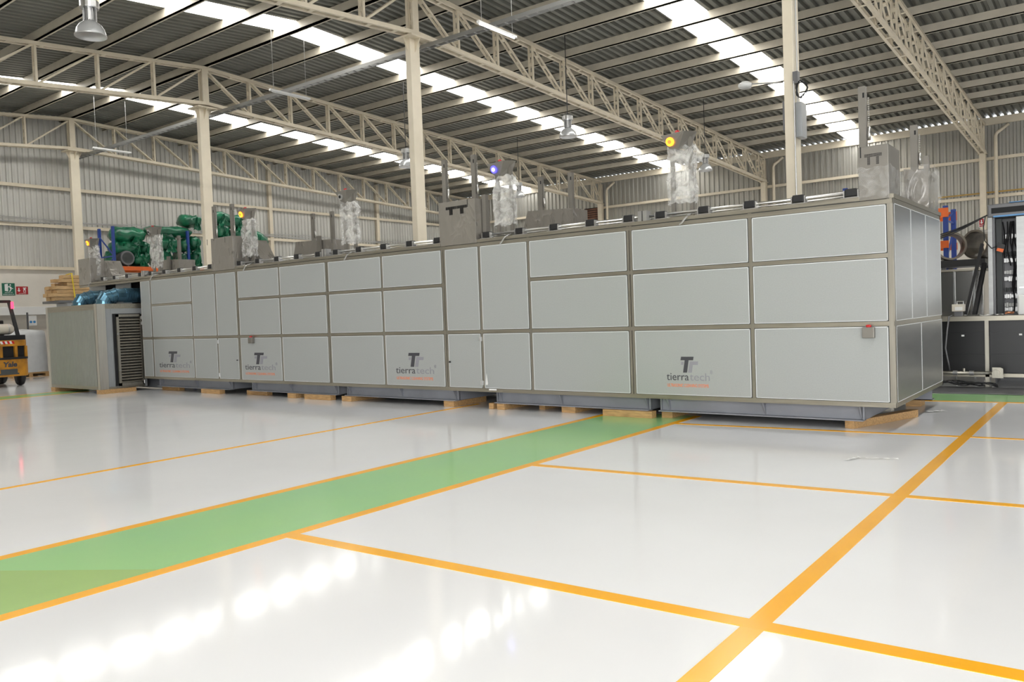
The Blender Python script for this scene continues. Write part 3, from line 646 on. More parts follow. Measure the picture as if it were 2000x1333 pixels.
# pendants: two legs, film sleeve, wedge head with a lamp
def pendant(xc, label, led, seed, top=4.06, wrap=(3.06, 3.86), drop=True, flapd=True):
    y = 10.55; t = thing('control_pendant', label, 'control panel', (xc, y, ZD), 'wrapped control pendants')
    for s in (-1, 1):
        MB().box(xc+s*.14-.028, xc+s*.14+.028, y-.02, y+.03, ZD, top-.06 if s > 0 else top-.14).build('leg', 'cabinet_plain', t)
    MB().box(xc-.2, xc+.2, y-.08, y+.08, ZD, ZD+.02).build('foot_plate', 'steelh', t)
    MB().hexa([(xc-.15, y-.07, top-.20), (xc+.00, y-.10, top-.22), (xc+.11, y+.06, top-.22), (xc-.02, y+.06, top-.2),
               (xc-.25, y-.13, top-.01), (xc+.12, y-.16, top), (xc+.22, y+.06, top+.01), (xc-.14, y+.1, top+.01)]).build('head', 'cabinet_plain', t, bevel=.004)
    # lamp on the sloped face
    c = Vector((xc-.115, y-.112, top-.11)); n = Vector((-.1, -.95, -.25)).normalized()
    MB().tube([c-n*.02, c+n*.012], .062, 16).build('lamp', led if led != 'dark' else 'alu', t); MB().tube([c+n*.01, c+n*.022], .028, 16).build('lamp_core', {'blue_led': 'white_led', 'orange_led': 'orange_core'}.get(led, 'dark'), t)
    MB().lathe((xc-.03, y-.05, top+.005), [(0, 0), (.03, 0), (.035, .025), (.022, .04), (0, .04)], 12).build('stop_button', 'red', t)
    film_wrap('film_sleeve', xc-.19, xc+.19, y-.05, y+.06, wrap[0], wrap[1], t, seed, .03)
    if flapd: flap(xc+.16, y-.03, wrap[1], t, seed)
    MB().tube([(xc+.16, y-.08, ZD+.04), (xc+.15, YF-.05, ZD-.03), (xc+.08, YF-.045, ZD-.10), (xc+.05, YF-.04, ZD-.115)], .012, 8).build('cable_stub', 'conduit', t)
    return t
pendant(-4.99, 'control pendant with orange lamp, wrapped in film, above the right end module', 'orange_led', 11, 4.04)
pendant(-8.17, 'control pendant with glowing blue lamp right of the middle column', 'blue_led', 12, 4.09)
pendant(-11.99, 'unlit control pendant left of the middle column', 'dark', 13, 4.09)
pendant(-15.28, 'control pendant with orange lamp in front of the green bundles', 'orange_led', 14, 4.09)
pendant(-19.18, 'unlit control pendant between the racks of green bundles', 'dark', 15, 4.06)
pendant(-22.42, 'control pendant with orange lamp at the far left end of the machine', 'orange_led', 16, 4.05)

# ------------------------------------------------------------------ ventilation unit with ducts
AX0, AX1, AY0, AY1, AZ0, AZ1 = -22.66, -19.86, 9.33, 10.50, .10, 2.20
t = thing('ventilation_unit', 'grey ribbed ventilation unit with louvre door at the left end of the line', 'ventilation unit', ((AX0+AX1)/2, (AY0+AY1)/2, 0))
MB().box(AX0+.01, AX1-.01, AY0+.012, AY1, AZ0+.01, AZ1-.01).build('body', 'acside', t)
mb = MB(); pr = []; x = AX0+.10
while x < AX1-.16: pr += [(x, 0), (x+.035, 0), (x+.042, .007), (x+.077, .007)]; x += .085
n = len(pr); mb.add([(a, AY0+.008-h, z) for z in (AZ0+.08, AZ1-.14) for a, h in pr], [(i, i+1, n+i+1, n+i) for i in range(n-1)]); mb.build('ribbed_panel', 'acribs', t)
MB().box(AX0, AX0+.11, AY0-.004, AY0+.06, AZ0, AZ1).build('corner_trim', 'bright', t)
MB().box(AX1-.13, AX1, AY0-.004, AY0+.012, AZ0, AZ1).box(AX1-.012, AX1+.004, AY0-.004, AY0+.20, AZ0, AZ1).build('corner_trim', 'bright', t)
MB().box(AX0, AX1, AY0-.003, AY0+.01, AZ1-.14, AZ1).build('top_trim', 'steelh', t); MB().box(AX0, AX1, AY0-.003, AY0+.01, AZ0, AZ0+.08).build('bottom_trim', 'steelh', t)
MB().box(AX1-.01, AX1+.003, AY0+.12, AY1, AZ1-.12, AZ1).build('top_trim', 'steelh', t); MB().box(AX1-.01, AX1+.003, AY0+.12, AY1, AZ0, AZ0+.05).build('bottom_trim', 'steelh', t)
MB().box(AX1-.01, AX1+.004, AY1-.06, AY1, AZ0, AZ1).build('corner_trim', 'acside', t)
for y in (9.56, 9.66): MB().box(AX1-.006, AX1+.004, y, y+.012, AZ0+.05, AZ1-.12).build('seam_rib', 'acside', t)
# louvre door, standing a little proud
d = MB(); xa, xb = AX1+.03, AX1+.075
LY0, LY1, LZ0, LZ1 = 9.76, 10.40, .16, 1.93
d.box(xa, xb, LY0, LY0+.06, LZ0, LZ1).box(xa, xb, LY1-.05, LY1, LZ0, LZ1).box(xa, xb, LY0, LY1, LZ1-.06, LZ1).box(xa, xb, LY0, LY1, LZ0, LZ0+.07)
door = d.build('louvre_door', 'steel', t)
MB().box(AX1, AX1+.012, LY0-.06, LY1, LZ0, LZ1+.02).build('door_recess', 'dark', t)
sm = MB().hexa([(xa, LY0+.06, 0), (xb-.004, LY0+.06, -.03), (xb-.004, LY1-.05, -.03), (xa, LY1-.05, 0), (xa, LY0+.06, .022), (xb-.004, LY0+.06, -.008), (xb-.004, LY1-.05, -.008), (xa, LY1-.05, .022)]).mesh('slat')
for k in range(23): link('slat', sm, 'steelh', door, loc=(0, 0, LZ0+.11+k*(LZ1-LZ0-.19)/22.5))
for z in (.55, 1.45): MB().tube([(xb, LY0+.03, z), (xb+.03, LY0+.03, z)], .016, 10).box(xb+.02, xb+.03, LY0-.01, LY0+.05, z-.01, z+.01).build('latch', 'alu', door)
for z in (.22, 1.7, 1.84): MB().tube([(xb, LY1-.01, z-.04), (xb, LY1-.01, z+.04)], .015, 8).build('hinge', 'alu', door)
for x in (AX0+.1, AX1-.18): 
    tag(B(x, x+.24, AY0-.02, AY0+.85, 0, .1).build('timber_block', 'wood', bevel=.004), 'timber block under the %s corner of the ventilation unit' % ('left' if x < -21 else 'near right'), 'timber', 'timbers under the ventilation unit')
tag(B(-21.3, -20.9, 9.5, 9.9, 2.2, 2.212).build('paper_sheet', 'paper'), 'white sheet lying on top of the ventilation unit', 'paper')
# ducts: lobster-back elbow then ribbed run into the machine
def duct(xc, label):
    t = thing('air_duct', label, 'duct', (xc, 9.8, AZ1), 'blue ducts')
    r = .175; yb, zc = 9.78, 2.43
    pts = [(xc, yb, AZ1), (xc, yb, AZ1+.06), (xc, yb+.06, AZ1+.17), (xc, yb+.17, zc-.04), (xc, yb+.3, zc), (xc, yb+.5, zc)]
    MB().tube(pts, r, 20).build('elbow', 'duct', t)
    sp = []; rr = []
    y = yb+.5
    while y < YG+.12:
        sp += [(xc, y, zc), (xc, y+.02, zc), (xc, y+.025, zc), (xc, y+.035, zc)]; rr += [r, r, r+.014, r+.014]; y += .04
    MB().tube(sp, rr, 20).build('ribbed_run', 'duct', t)
    MB().tube([(xc, yb, AZ1), (xc, yb, AZ1+.04)], r+.02, 20).build('collar', 'duct', t)
    for i in range(1, 5):
        p = Vector(pts[i]); d = (Vector(pts[i+1])-Vector(pts[i-1])).normalized(); MB().tube([p-d*.008, p+d*.008], r+.014, 20).build('seam', 'duct', t)
duct(-20.43, 'blue-silver ribbed duct entering the machine, nearer one'); duct(-21.72, 'blue-silver ribbed duct entering the machine, further left one')

# ------------------------------------------------------------------ rack with green bundles
t = thing('pallet_rack', 'blue and orange pallet rack carrying green bundles behind the machine', 'rack', (-29, 17, 0))
for y in (14.1, 16.95, 19.8):
    fr = MB()
    for x in (-28.5, -29.5): fr.box(x-.05, x+.05, y-.04, y+.04, 0, 5.2)
    u = fr.build('upright_frame', 'blue', t)
    z = .4; k = 0; br = MB()
    while z < 4.9:
        br.bar((-28.5, y, z), (-29.5, y, z), .03, .05); br.bar((-28.5 if k % 2 else -29.5, y, z), (-29.5 if k % 2 else -28.5, y, min(z+.75, 5.1)), .03, .04); z += .75; k += 1
    br.build('bracing', 'blue', u)
for y0, y1 in ((14.14, 16.91), (16.99, 19.76)):
    for x in (-28.45, -29.55):
        for z in (1.9, 3.72): MB().box(x-.03, x+.03, y0, y1, z-.07, z+.07).build('beam', 'orange', t)
    MB().box(-29.5, -28.5, y0, y1, 3.79, 3.81).build('shelf_deck', 'tyre', t)
def bundle(y, z, hy, hz, label, seed, axis='y', hx=.42, x=-28.95):
    """lumpy plastic-wrapped roll with gathered ends"""
    mb = MB(); nl, nc = 15, 22; ln = hy if axis == 'y' else hx
    vs = []
    for i in range(nl):
        s = -1+2*i/(nl-1); prof = (1-abs(s)**5)**.5 if abs(s) < 1 else 0; prof = max(prof, .06)
        for k in range(nc):
            a = 2*math.pi*k/nc; pl = 1+.05*math.sin(9*a+seed)*abs(s)**2
            nn = 1+.30*noise.noise(Vector((s*2.6+seed, math.cos(a)*1.5, math.sin(a)*1.5+seed*.7)))+.14*noise.noise(Vector((s*7, math.cos(a)*5+seed, math.sin(a)*5)))
            r = prof*nn*pl
            if axis == 'y': vs.append((x+hx*r*math.cos(a), y+s*ln, z+hz*r*math.sin(a)))
            else: vs.append((x+s*ln, y+hy*r*math.cos(a), z+hz*r*math.sin(a)))
    mb.add(vs, [(i*nc+k, i*nc+(k+1) % nc, (i+1)*nc+(k+1) % nc, (i+1)*nc+k) for i in range(nl-1) for k in range(nc)] + [tuple(range(nc)), tuple((nl-1)*nc+k for k in range(nc))])
    t = thing('green_bundle', label, 'bundle', (x, y, z-hz), 'green wrapped bundles on the rack')
    mb.build('wrapping', 'bag', t, smooth=True)
    # twisted tail of film
    tl = MB(); rnd = random.Random(seed); vs = []; dirv = 1
    px, py = (x+.40, y) if axis == 'x' else (x+.34, y+hy*(.3 if seed % 2 else -.3))
    for j in range(6):
        for k in range(6):
            f = (k/5-.5); vs.append((px+.03+.05*math.sin(k*2+j)+.02*rnd.random(), py+f*hy*(.25+.2*j)*(.6 if axis == 'y' else .9)+rnd.uniform(-.03, .03), z+hz*.5-.10*j*hz/.26+rnd.uniform(-.03, .03)))
    tl.add(vs, [(j*6+k, j*6+k+1, j*6+k+7, j*6+k+6) for j in range(5) for k in range(5)]); tl.build('film_tail', 'bag', t)
bd = [(14.82, 4.96, .64, .28, 'y', 'long green bundle on top of the left bay, tied in the middle'), (14.64, 4.48, .46, .27, 'y', 'dark green bundle below the long one beside the blue upright'),
      (14.98, 4.46, .22, .24, 'x', 'round green bundle end in the middle of the left bay'), (15.36, 4.50, .20, .23, 'x', 'green bundle just left of the unlit pendant'),
      (15.18, 4.07, .33, .24, 'x', 'low green bundle lying on the orange beam'), 
      (16.40, 5.16, .95, .2, 'y', 'long thin green bundle on top of the right bay'), (16.28, 4.72, .40, .25, 'x', 'green bundle behind the grey lift bar'),
      (16.05, 4.15, .38, .29, 'x', 'low green bundle right of the unlit pendant'), (16.95, 4.68, .18, .25, 'x', 'crumpled green bundle with a hanging twist'),
      (16.86, 4.13, .2, .26, 'x', 'crumpled green bundle low beside the column'), (17.36, 4.78, .22, .27, 'x', 'green bundle touching the left edge of the column'),
      (17.38, 4.2, .22, .27, 'x', 'low green bundle touching the left edge of the column'), (17.3, 5.64, .40, .25, 'y', 'top green bundle peeking left over the column'),
      (18.55, 5.84, .42, .24, 'x', 'top green bundle right of the column'), (18.62, 5.32, .26, .26, 'x', 'green bundle with pleated round end between two lift bars'),
      (19.36, 5.74, .36, .26, 'x', 'top green bundle behind the orange-lit pendant'), (19.5, 5.24, .42, .26, 'x', 'green bundle behind the orange-lit film sleeve'),
      (20.2, 5.05, .46, .34, 'x', 'green bundle drooping over the right rack end'), (18.7, 4.75, .55, .28, 'x', 'green bundle low behind the wrapped cabinet and its lift bars'), (18.8, 4.18, .6, .3, 'x', 'lowest green bundle behind the wrapped cabinet')]
bd.append((14.42, 4.12, .24, .28, 'x', 'green bundle behind the dark roll at the blue upright'))
for i, (y, z, hy, hz, ax, lb) in enumerate(bd): bundle(y, z, hy, hz, lb, i+1, ax, .42 if ax == 'y' else .45, x=-29.25 if 'behind the dark roll' in lb else -28.95)
t = thing('dark_roll', 'dark roll with a grey rim lying among the green bundles', 'roll', (-28.7, 14.5, 3.81))
MB().lathe((-28.95, 14.56, 4.09), [(0, .46), (.13, .46), (.17, .5), (.25, .5), (.275, .44), (.275, -.4), (0, -.4)], 24, 'x').build('roll', 'tyre', t, smooth=True)
MB().lathe((-28.95, 14.56, 4.09), [(.20, .505), (.225, .515), (.25, .505)], 24, 'x').build('rim', 'cabgrey', t, smooth=True)

# ------------------------------------------------------------------ stacked boards, wrapped pallet, signs, forklift (left background)
t = thing('storage_cabinet', 'grey cabinet under the stacked boards', 'cabinet', (-29.3, 12.9, 0))
MB().box(-29.5, -28.65, 12.5, 14.0, 0, 2.52).build('body', 'acside', t, bevel=.01); MB().box(-29.85, -28.6, 12.2, 14.05, 2.52, 2.60).build('top', 'cabgrey', t)
rnd = random.Random(4); k = 0
where = ['bottom', 'second', 'third', 'fourth', 'fifth', 'sixth', 'topmost', 'topmost']
for lay in range(7):
    z = 2.601+lay*.125; cnt = 3 if lay < 5 else 2
    for j in range(cnt):
        xb = -28.72-.36*j; y0 = 12.1+rnd.uniform(-.12, .18)+(.3 if lay > 3 else 0)+(.1 if lay in (0,) else 0); h = .115
        q = ['front', 'middle', 'rear'][j]
        tag(B(xb-.3, xb+rnd.uniform(-.02, .02), y0, y0+1.75+rnd.uniform(-.1, .1), z, z+h).build('wooden_board', 'wood2', bevel=.004), 'pine board in the %s layer of the stack, %s row' % (where[lay], q), 'board', 'stacked boards on the grey cabinet')
MB().tube([(-28.69, 12.78, 2.62), (-28.66, 12.74, 3.0), (-28.66, 12.7, 3.42), (-28.7, 12.72, 3.52), (-29.2, 12.74, 3.50)], .02, 6).build('strap', 'strap', None)
tag(bpy.data.objects['strap'], 'yellow strap tied round the stacked boards', 'strap')
t = thing('wrapped_pallet', 'white stretch-wrapped load on a pallet behind the forklift', 'pallet load', (-30.75, 11.9, 0))
mb = MB(); nz, nn = 10, 32; vs = []
for j in range(nz):
    z = .17+1.43*j/(nz-1); sq = 1-.06*(j/(nz-1))**6
    for k in range(nn):
        a = 2*math.pi*k/nn; c, s = math.cos(a), math.sin(a); p = 5; r = (abs(c)**p+abs(s)**p)**(-1/p)*sq*(1+.012*noise.noise(Vector((c*4, s*4, z*3))))
        vs.append((-30.75+.55*c*r, 11.85+.64*s*r, z+(.06*noise.noise(Vector((c*2, s*2, 3))) if j == nz-1 else 0)))
vs.append((-30.75, 11.85, 1.68))
mb.add(vs, [(j*nn+k, j*nn+(k+1) % nn, (j+1)*nn+(k+1) % nn, (j+1)*nn+k) for j in range(nz-1) for k in range(nn)] + [((nz-1)*nn+k, (nz-1)*nn+(k+1) % nn, nz*nn) for k in range(nn)]); mb.build('load', 'whitefilm', t, smooth=True)
for y in (11.25, 11.78, 12.31): MB().box(-31.3, -30.2, y, y+.12, .02, .12).build('bearer', 'wood', t)
for x in (-31.3, -30.95, -30.6, -30.33): MB().box(x, x+.13, 11.22, 12.46, .12, .165).build('deck_board', 'wood', t)
for x in (-31.3, -30.33): MB().box(x, x+.13, 11.22, 12.46, 0, .02).build('deck_board', 'wood', t)
t = thing('notice_stand', 'thin post with a small white and blue safety notice behind the wrapped load', 'sign', (-31.6, 12.5, 0))
MB().box(-31.75, -31.70, 12.40, 12.45, 0, 2.28).build('post', 'cabgrey', t); MB().box(-31.72, -31.69, 12.45, 12.72, 1.80, 2.15).build('plate', 'white', t)
for y in (12.52, 12.64): MB().lathe((-31.69, y, 1.93), [(0, .003), (.045, .003), (.045, 0)], 14, 'x').build('symbol', 'sign_blue', t)
# signs on the masonry
def plate(name, label, y0, y1, z0, z1, m_):
    t = thing(name, label, 'sign', (XL, (y0+y1)/2, z0)); MB().box(XL, XL+.012, y0, y1, z0, z1).build('plate', m_, t); return t
def flat(par, pts, m_='white', x=XL+.0125): MB().prism([(x, a, b) for a, b in pts], (.002, 0, 0)).build('pictogram', m_, par)
t = plate('exit_sign', 'green emergency exit sign on the white masonry wall', 11.93, 12.36, 2.93, 3.38, 'sign_green'); x = XL+.013
flat(t, [(12.02, 3.10), (12.13, 3.08), (12.13, 3.36), (12.02, 3.34)])
flat(t, [(12.17, 3.24), (12.21, 3.15), (12.16, 3.08), (12.19, 3.07), (12.245, 3.15), (12.225, 3.20), (12.26, 3.17), (12.30, 3.17), (12.30, 3.19), (12.265, 3.195), (12.22, 3.26), (12.15, 3.28), (12.12, 3.22), (12.14, 3.21), (12.155, 3.25)])
flat(t, [(12.21+.026*math.cos(a*.628), 3.315+.026*math.sin(a*.628)) for a in range(10)])
text('lettering', 'SALIDA DE', .052, (x, 12.145, 3.02), (0, 1, 0), (0, 0, 1), 'white', t, 'CENTER', .26); text('lettering', 'EMERGENCIA', .052, (x, 12.145, 2.955), (0, 1, 0), (0, 0, 1), 'white', t, 'CENTER', .37)
t = plate('extinguisher_sign', 'small red extinguisher sign beside the green exit sign', 12.40, 12.80, 2.97, 3.26, 'sign_red')
flat(t, [(12.49, 3.06), (12.55, 3.12), (12.51, 3.12), (12.51, 3.21), (12.47, 3.21), (12.47, 3.12), (12.43, 3.12)])
flat(t, [(12.64, 3.04), (12.72, 3.04), (12.72, 3.14), (12.70, 3.18), (12.75, 3.20), (12.74, 3.22), (12.64, 3.22), (12.62, 3.20), (12.655, 3.18), (12.64, 3.14)])
flat(t, [(12.655, 3.055), (12.705, 3.055), (12.705, 3.12), (12.655, 3.12)], 'sign_red', XL+.015)
text('lettering', 'EXTINTOR', .04, (x, 12.60, 2.985), (0, 1, 0), (0, 0, 1), 'white', t, 'CENTER', .24)
t = thing('arrow_sign', 'red sign with white arrow on the right wall column', 'sign', (-4.72, YE-.43, 4.4))
MB().box(-4.82, -4.62, YE-.45, YE-.43, 4.39, 4.75).build('plate', 'white', t); MB().box(-4.80, -4.64, YE-.455, YE-.448, 4.48, 4.73).build('panel', 'sign_red', t)
MB().prism([(-4.72, YE-.456, 4.52), (-4.66, YE-.456, 4.58), (-4.70, YE-.456, 4.58), (-4.70, YE-.456, 4.68), (-4.74, YE-.456, 4.68), (-4.74, YE-.456, 4.58), (-4.78, YE-.456, 4.58)], (0, -.003, 0)).build('arrow', 'white', t)
MB().box(-4.80, -4.64, YE-.455, YE-.448, 4.41, 4.46).build('panel', 'sign_red', t)
# forklift seen from behind
t = thing('forklift', 'worn yellow forklift with black guard and white gas tank at the left edge', 'forklift', (-26.6, 9.53, 0))
fx = -25.7; y0, y1 = 9.0, 10.05
def rounded(x0, x1, ya, yb, z0, z1, r=.14):
    p = []
    for cx, cy, a0 in ((x1-r, ya+r, -90), (x1-r, yb-r, 0)):
        for k in range(6): a = R(a0+18*k); p.append((cx+r*math.cos(a), cy+r*math.sin(a), z0))
    p += [(x0, yb, z0), (x0, ya, z0)]; return MB().prism(p, (0, 0, z1-z0))
rounded(fx-1.0, fx, y0, y1, .30, .84).build('counterweight', 'fork', t, bevel=.03)
rounded(fx-.95, fx-.01, y0+.01, y1-.01, 1.18, 1.36).build('engine_hood', 'fork', t, bevel=.02)
for a, b in ((9.02, 9.09), (9.30, 9.37), (9.69, 9.76), (9.97, 10.04)): MB().box(fx-.16, fx-.02 if 9.2 < a < 9.9 else fx-.06, a, b, .84, 1.18).build('pillar', 'fork', t)
MB().box(fx-.9, fx-.12, y0+.05, y1-.05, .84, 1.18).build('radiator', 'dark', t)
rounded(fx-.3, fx+.015, y0-.01, y1+.01, .80, .86).build('bumper_strip', 'black', t)
MB().box(fx-.002, fx+.012, 9.28, 9.72, .40, .52).box(fx-.002, fx+.015, 9.24, 9.76, .36, .40).build('tow_recess', 'tyre', t)
text('lettering', 'Yale', .20, (fx+.008, 9.53, .59), (0, 1, 0), (0, 0, 1), 'text_dark', t, 'CENTER', .36, .15, .004, .008)
for k in range(6): MB().hexa([(fx-.03, 9.33+.06*k, 1.25), (fx-.004, 9.33+.06*k, 1.25), (fx-.004, 9.39+.06*k, 1.25), (fx-.03, 9.39+.06*k, 1.25), (fx-.03, 9.30+.06*k, 1.33), (fx-.004, 9.30+.06*k, 1.33), (fx-.004, 9.36+.06*k, 1.33), (fx-.03, 9.36+.06*k, 1.33)]).build('warning_stripe', 'red' if k % 2 else 'white', t)
tk = MB().lathe((-26.02, 8.95, 1.68), [(0, 0), (.10, .01), (.155, .07), (.155, .74), (.10, .83), (0, .84)], 20, 'y').build('gas_tank', 'tank', t, smooth=True)
for y in (9.12, 9.62): MB().lathe((-26.02, y, 1.68), [(.158, 0), (.158, .03)], 20, 'y').build('tank_band', 'conduit', tk)
MB().box(-26.3, fx-.05, 9.05, 10.0, 1.36, 1.50).build('tank_cradle', 'black', t)
g = MB()
for y in (9.06, 9.90):
    g.bar((-26.05, y+(.04 if y > 9.5 else -.04), 1.36), (-26.35, y-(.06 if y > 9.5 else -.06), 2.5), .09, .07); g.bar((-27.6, y, .9), (-27.4, y-(.06 if y > 9.5 else -.06), 2.52), .07, .07); g.bar((-26.32, y-(.06 if y > 9.5 else -.06), 2.5), (-27.45, y-(.06 if y > 9.5 else -.06), 2.52), .07, .06)
g.bar((-26.34, 9.1, 2.5), (-26.34, 9.86, 2.5), .07, .08); g.bar((-27.42, 9.1, 2.52), (-27.42, 9.86, 2.52), .06, .06)
for k in range(5): g.bar((-26.35, 9.2+.14*k, 2.5), (-27.42, 9.2+.14*k, 2.52), .03, .03)
g.build('overhead_guard', 'black', t)
MB().box(-26.13, -26.08, 9.80, 9.86, 2.28, 2.48).build('tail_lamp', 'red_led', t)
for x, ry, rr, wd in ((-26.25, 9.90, .27, .17), (-26.25, 9.0, .27, .17), (-27.75, 9.92, .34, .2), (-27.75, 8.95, .34, .2)):
    MB().lathe((x, ry, rr), [(0, 0), (rr*.5, 0), (rr*.55, .02), (rr*.95, .02), (rr, .05), (rr, wd-.05), (rr*.95, wd-.02), (rr*.5, wd), (0, wd)], 24, 'y').build('wheel', 'black', t, smooth=True)
MB().box(-28.0, -26.6, 9.08, 9.98, .3, .75).build('chassis', 'fork', t, bevel=.02)
MB().box(-27.0, -26.6, 9.3, 9.75, 1.36, 1.46).box(-26.68, -26.56, 9.3, 9.75, 1.46, 1.95).build('seat', 'black', t, bevel=.03)
for y in (9.15, 9.82): MB().box(-28.2, -28.08, y, y+.08, .1, 2.4).build('mast_rail', 'cabgrey', t)
for z in (.6, 1.4, 2.3): MB().box(-28.18, -28.1, 9.15, 9.9, z, z+.1).build('mast_cross', 'cabgrey', t)
for y in (9.25, 9.7): MB().box(-29.0, -28.2, y, y+.1, .05, .1).box(-28.24, -28.2, y, y+.1, .05, .6).build('fork_blade', 'cabgrey', t)

# ------------------------------------------------------------------ right background: bench, cabinet, tank, rack and rolled rings
t = thing('steel_workbench', 'steel workbench with black lower sheet right of the machine', 'workbench', (-1.4, 16.4, 0)); YW = 16.07
MB().box(-3.3, 1.6, YW, YW+.8, 1.19, 1.25).build('top', 'steelh', t); MB().box(-3.3, 1.6, YW-.01, YW+.02, 1.17, 1.235).build('front_rail', 'steelh', t)
MB().box(-3.3, 1.6, YW, YW+.04, .19, .25).build('lower_rail', 'steelh', t)
for x in (-3.2, -1.97, .2, 1.5):
    MB().box(x-.03, x+.03, YW, YW+.05, .02, 1.18).build('leg', 'steel', t); MB().box(x-.03, x+.03, YW+.73, YW+.78, .02, 1.18).build('leg', 'steel', t); MB().box(x-.06, x+.06, YW-.03, YW+.08, 0, .02).build('foot', 'black', t)
MB().box(-3.25, 1.55, YW+.12, YW+.135, .26, 1.18).build('black_sheet', 'charcoal', t)
for z in (.55, .93): MB().box(-3.25, 1.55, YW+.105, YW+.12, z, z+.03).build('crease', 'charcoal', t)
for x, z in ((-2.35, .91), (-1.48, .92)): MB().box(x-.022, x+.022, YW+.10, YW+.106, z-.015, z+.015).build('clip', 'white', t)
pp = MB().tube([(-3.3, 15.75, .275), (-1.78, 15.75, .285)], .028, 12).build('drain_pipe', 'steel', t, smooth=True)
for x in (-2.7, -2.45, -2.2): MB().tube([(x, 15.75, .28), (x+.07, 15.75, .28)], .042, 12).build('coupling', 'alu', pp)
MB().tube([(-2.62, 15.75, .28), (-2.68, 15.72, .19)], .026, 10).tube([(-2.28, 15.75, .29), (-2.28, 15.75, .36)], .02, 8).build('valve', 'steel', pp)
MB().prism([(-1.86, 15.76, .2), (-1.70, 15.76, .2), (-1.70, 15.76, .36), (-1.74, 15.76, .38), (-1.86, 15.76, .38)], (0, .02, 0)).tube([(-1.8, 15.76, .285), (-1.8, 15.70, .285)], .06, 14).build('flange', 'steel', pp)
t = thing('bench_device', 'small grey instrument with label and carrying handle on the workbench', 'instrument', (-2.43, 16.3, 1.25))
MB().box(-2.53, -2.34, 16.25, 16.45, 1.34, 1.47).build('case', 'tank', t, bevel=.008); MB().box(-2.48, -2.36, 16.243, 16.25, 1.36, 1.42).build('label_plate', 'white', t)
MB().tube([(-2.46, 16.35, 1.47), (-2.46, 16.35, 1.52), (-2.36, 16.35, 1.52), (-2.36, 16.35, 1.47)], .008, 6).build('handle', 'alu', t); MB().box(-2.49, -2.38, 16.3, 16.42, 1.251, 1.34).build('stand', 'cabgrey', t)
tag(MB().tube([(-2.52, 16.2, 1.27), (-2.54, 16.03, 1.25), (-2.57, 16.0, 1.0), (-2.60, 16.0, .7), (-2.56, 16.0, .45), (-2.54, 16.02, .3)], .014, 8).build('hose', 'cabgrey', smooth=True), 'grey hose hanging from the workbench edge', 'hose')
tag(B(-1.52, -1.1, 16.25, 16.6, 1.251, 1.60).build('instrument_box', 'white', bevel=.02), 'white plastic box on the workbench at the right edge', 'box')
rnd = random.Random(5)
for k, (x, y, s, lb) in enumerate(((-2.2, 16.3, .2, 'white papers beside the grey instrument'), (-1.98, 16.25, .16, 'white papers below the leaning trunking'), (-1.82, 16.3, .13, 'crumpled white paper near the wiring cabinet'))):
    mb = MB(); vs = [(x+(i-2)*s/3, y+(j-1)*.1, 1.254+rnd.random()*.025) for j in range(3) for i in range(5)]
    mb.add(vs, [(j*5+i, j*5+i+1, j*5+i+6, j*5+i+5) for j in range(2) for i in range(4)]); tag(mb.build('paper_sheet', 'paper'), lb, 'paper')
pts = [(-1.66+.06*math.cos(k*.9)*(1+.2*math.sin(k)), 16.35+.05*math.sin(k*.7), 1.275+.03*abs(math.sin(k*.5))) for k in range(40)]
tag(MB().tube(pts, .007, 5).build('wire_bundle', 'copper'), 'tangle of orange wire on the workbench', 'wire')
# wiring cabinet
t = thing('wiring_cabinet', 'open wiring cabinet with rows of terminals behind the workbench', 'cabinet', (-1.3, 17.3, 0)); YC = 17.0
MB().box(-2.04, .3, YC, YC+.6, 3.02, 3.26).build('header', 'cabgrey', t, bevel=.02)
MB().box(-1.98, .2, YC-.004, YC+.01, 3.09, 3.19).build('header_slot', 'dark', t); MB().box(-1.70, .3, YC-.005, YC+.6, 3.262, 3.275).build('film', 'bluefilm', t); MB().box(-1.95, .3, YC-.006, YC, 3.02, 3.05).build('film', 'bluefilm', t)
for a, b in ((-2.04, -1.97), (.23, .3)): MB().box(a, b, YC, YC+.6, 0, 3.02).build('side_frame', 'sidepanel', t)
MB().box(-1.97, -1.94, YC+.1, YC+.6, 0, 3.02).build('inner_wall', 'cabgrey', t); MB().box(-1.97, .23, YC+.55, YC+.6, 0, 3.02).build('back_plate', 'cabgrey', t)
MB().box(-1.93, -1.84, YC+.18, YC+.24, .5, 3.0).build('wire_duct', 'tyre', t)
for r_, z in enumerate((2.68, 2.36, 2.24, 2.02, 1.90, 1.70, 1.58, 1.42, 1.34)):
    row = MB(); x = -1.83
    while x < -1.50:
        wd = rnd.choice((.018, .025, .04)); h = rnd.uniform(.05, .09); row.box(x, x+wd*.85, YC+.36, YC+.50, z-h/2, z+h/2); x += wd
    row.build('terminal_row', ('conduit', 'tyre', 'conduit', 'white', 'conduit', 'tyre', 'conduit', 'white', 'conduit')[r_], t)
MB().box(-1.84, -1.48, YC+.50, YC+.55, 1.3, 2.9).build('mounting_plate', 'cabgrey', t)
MB().box(-1.595, .25, YC-.03, YC, 1.27, 3.0).build('door_leaf', 'sidepanel', t); MB().box(-1.56, -1.46, YC-.05, YC-.03, 1.72, 1.74).build('door_handle', 'alu', t)
for k in range(6):
    pts = [(-1.84+.05*k+.03*math.sin(j+k), YC+.33-.01*k, 2.95-.17*j-.02*k*math.sin(j)) for j in range(4+k)]
    MB().tube(pts, .012, 6).build('cable', 'black', t)
pts = [(-1.68, YC+.3, 2.9-.1*j) for j in range(17)]; MB().tube([(x+.015*math.sin(j), y, z) for j, (x, y, z) in enumerate(pts)], .014, 6).build('cable', 'black', t)
t = thing('hand_control', 'orange and black hand control hanging on a cable at the wiring cabinet', 'remote control', (-1.83, 16.9, 2.45))
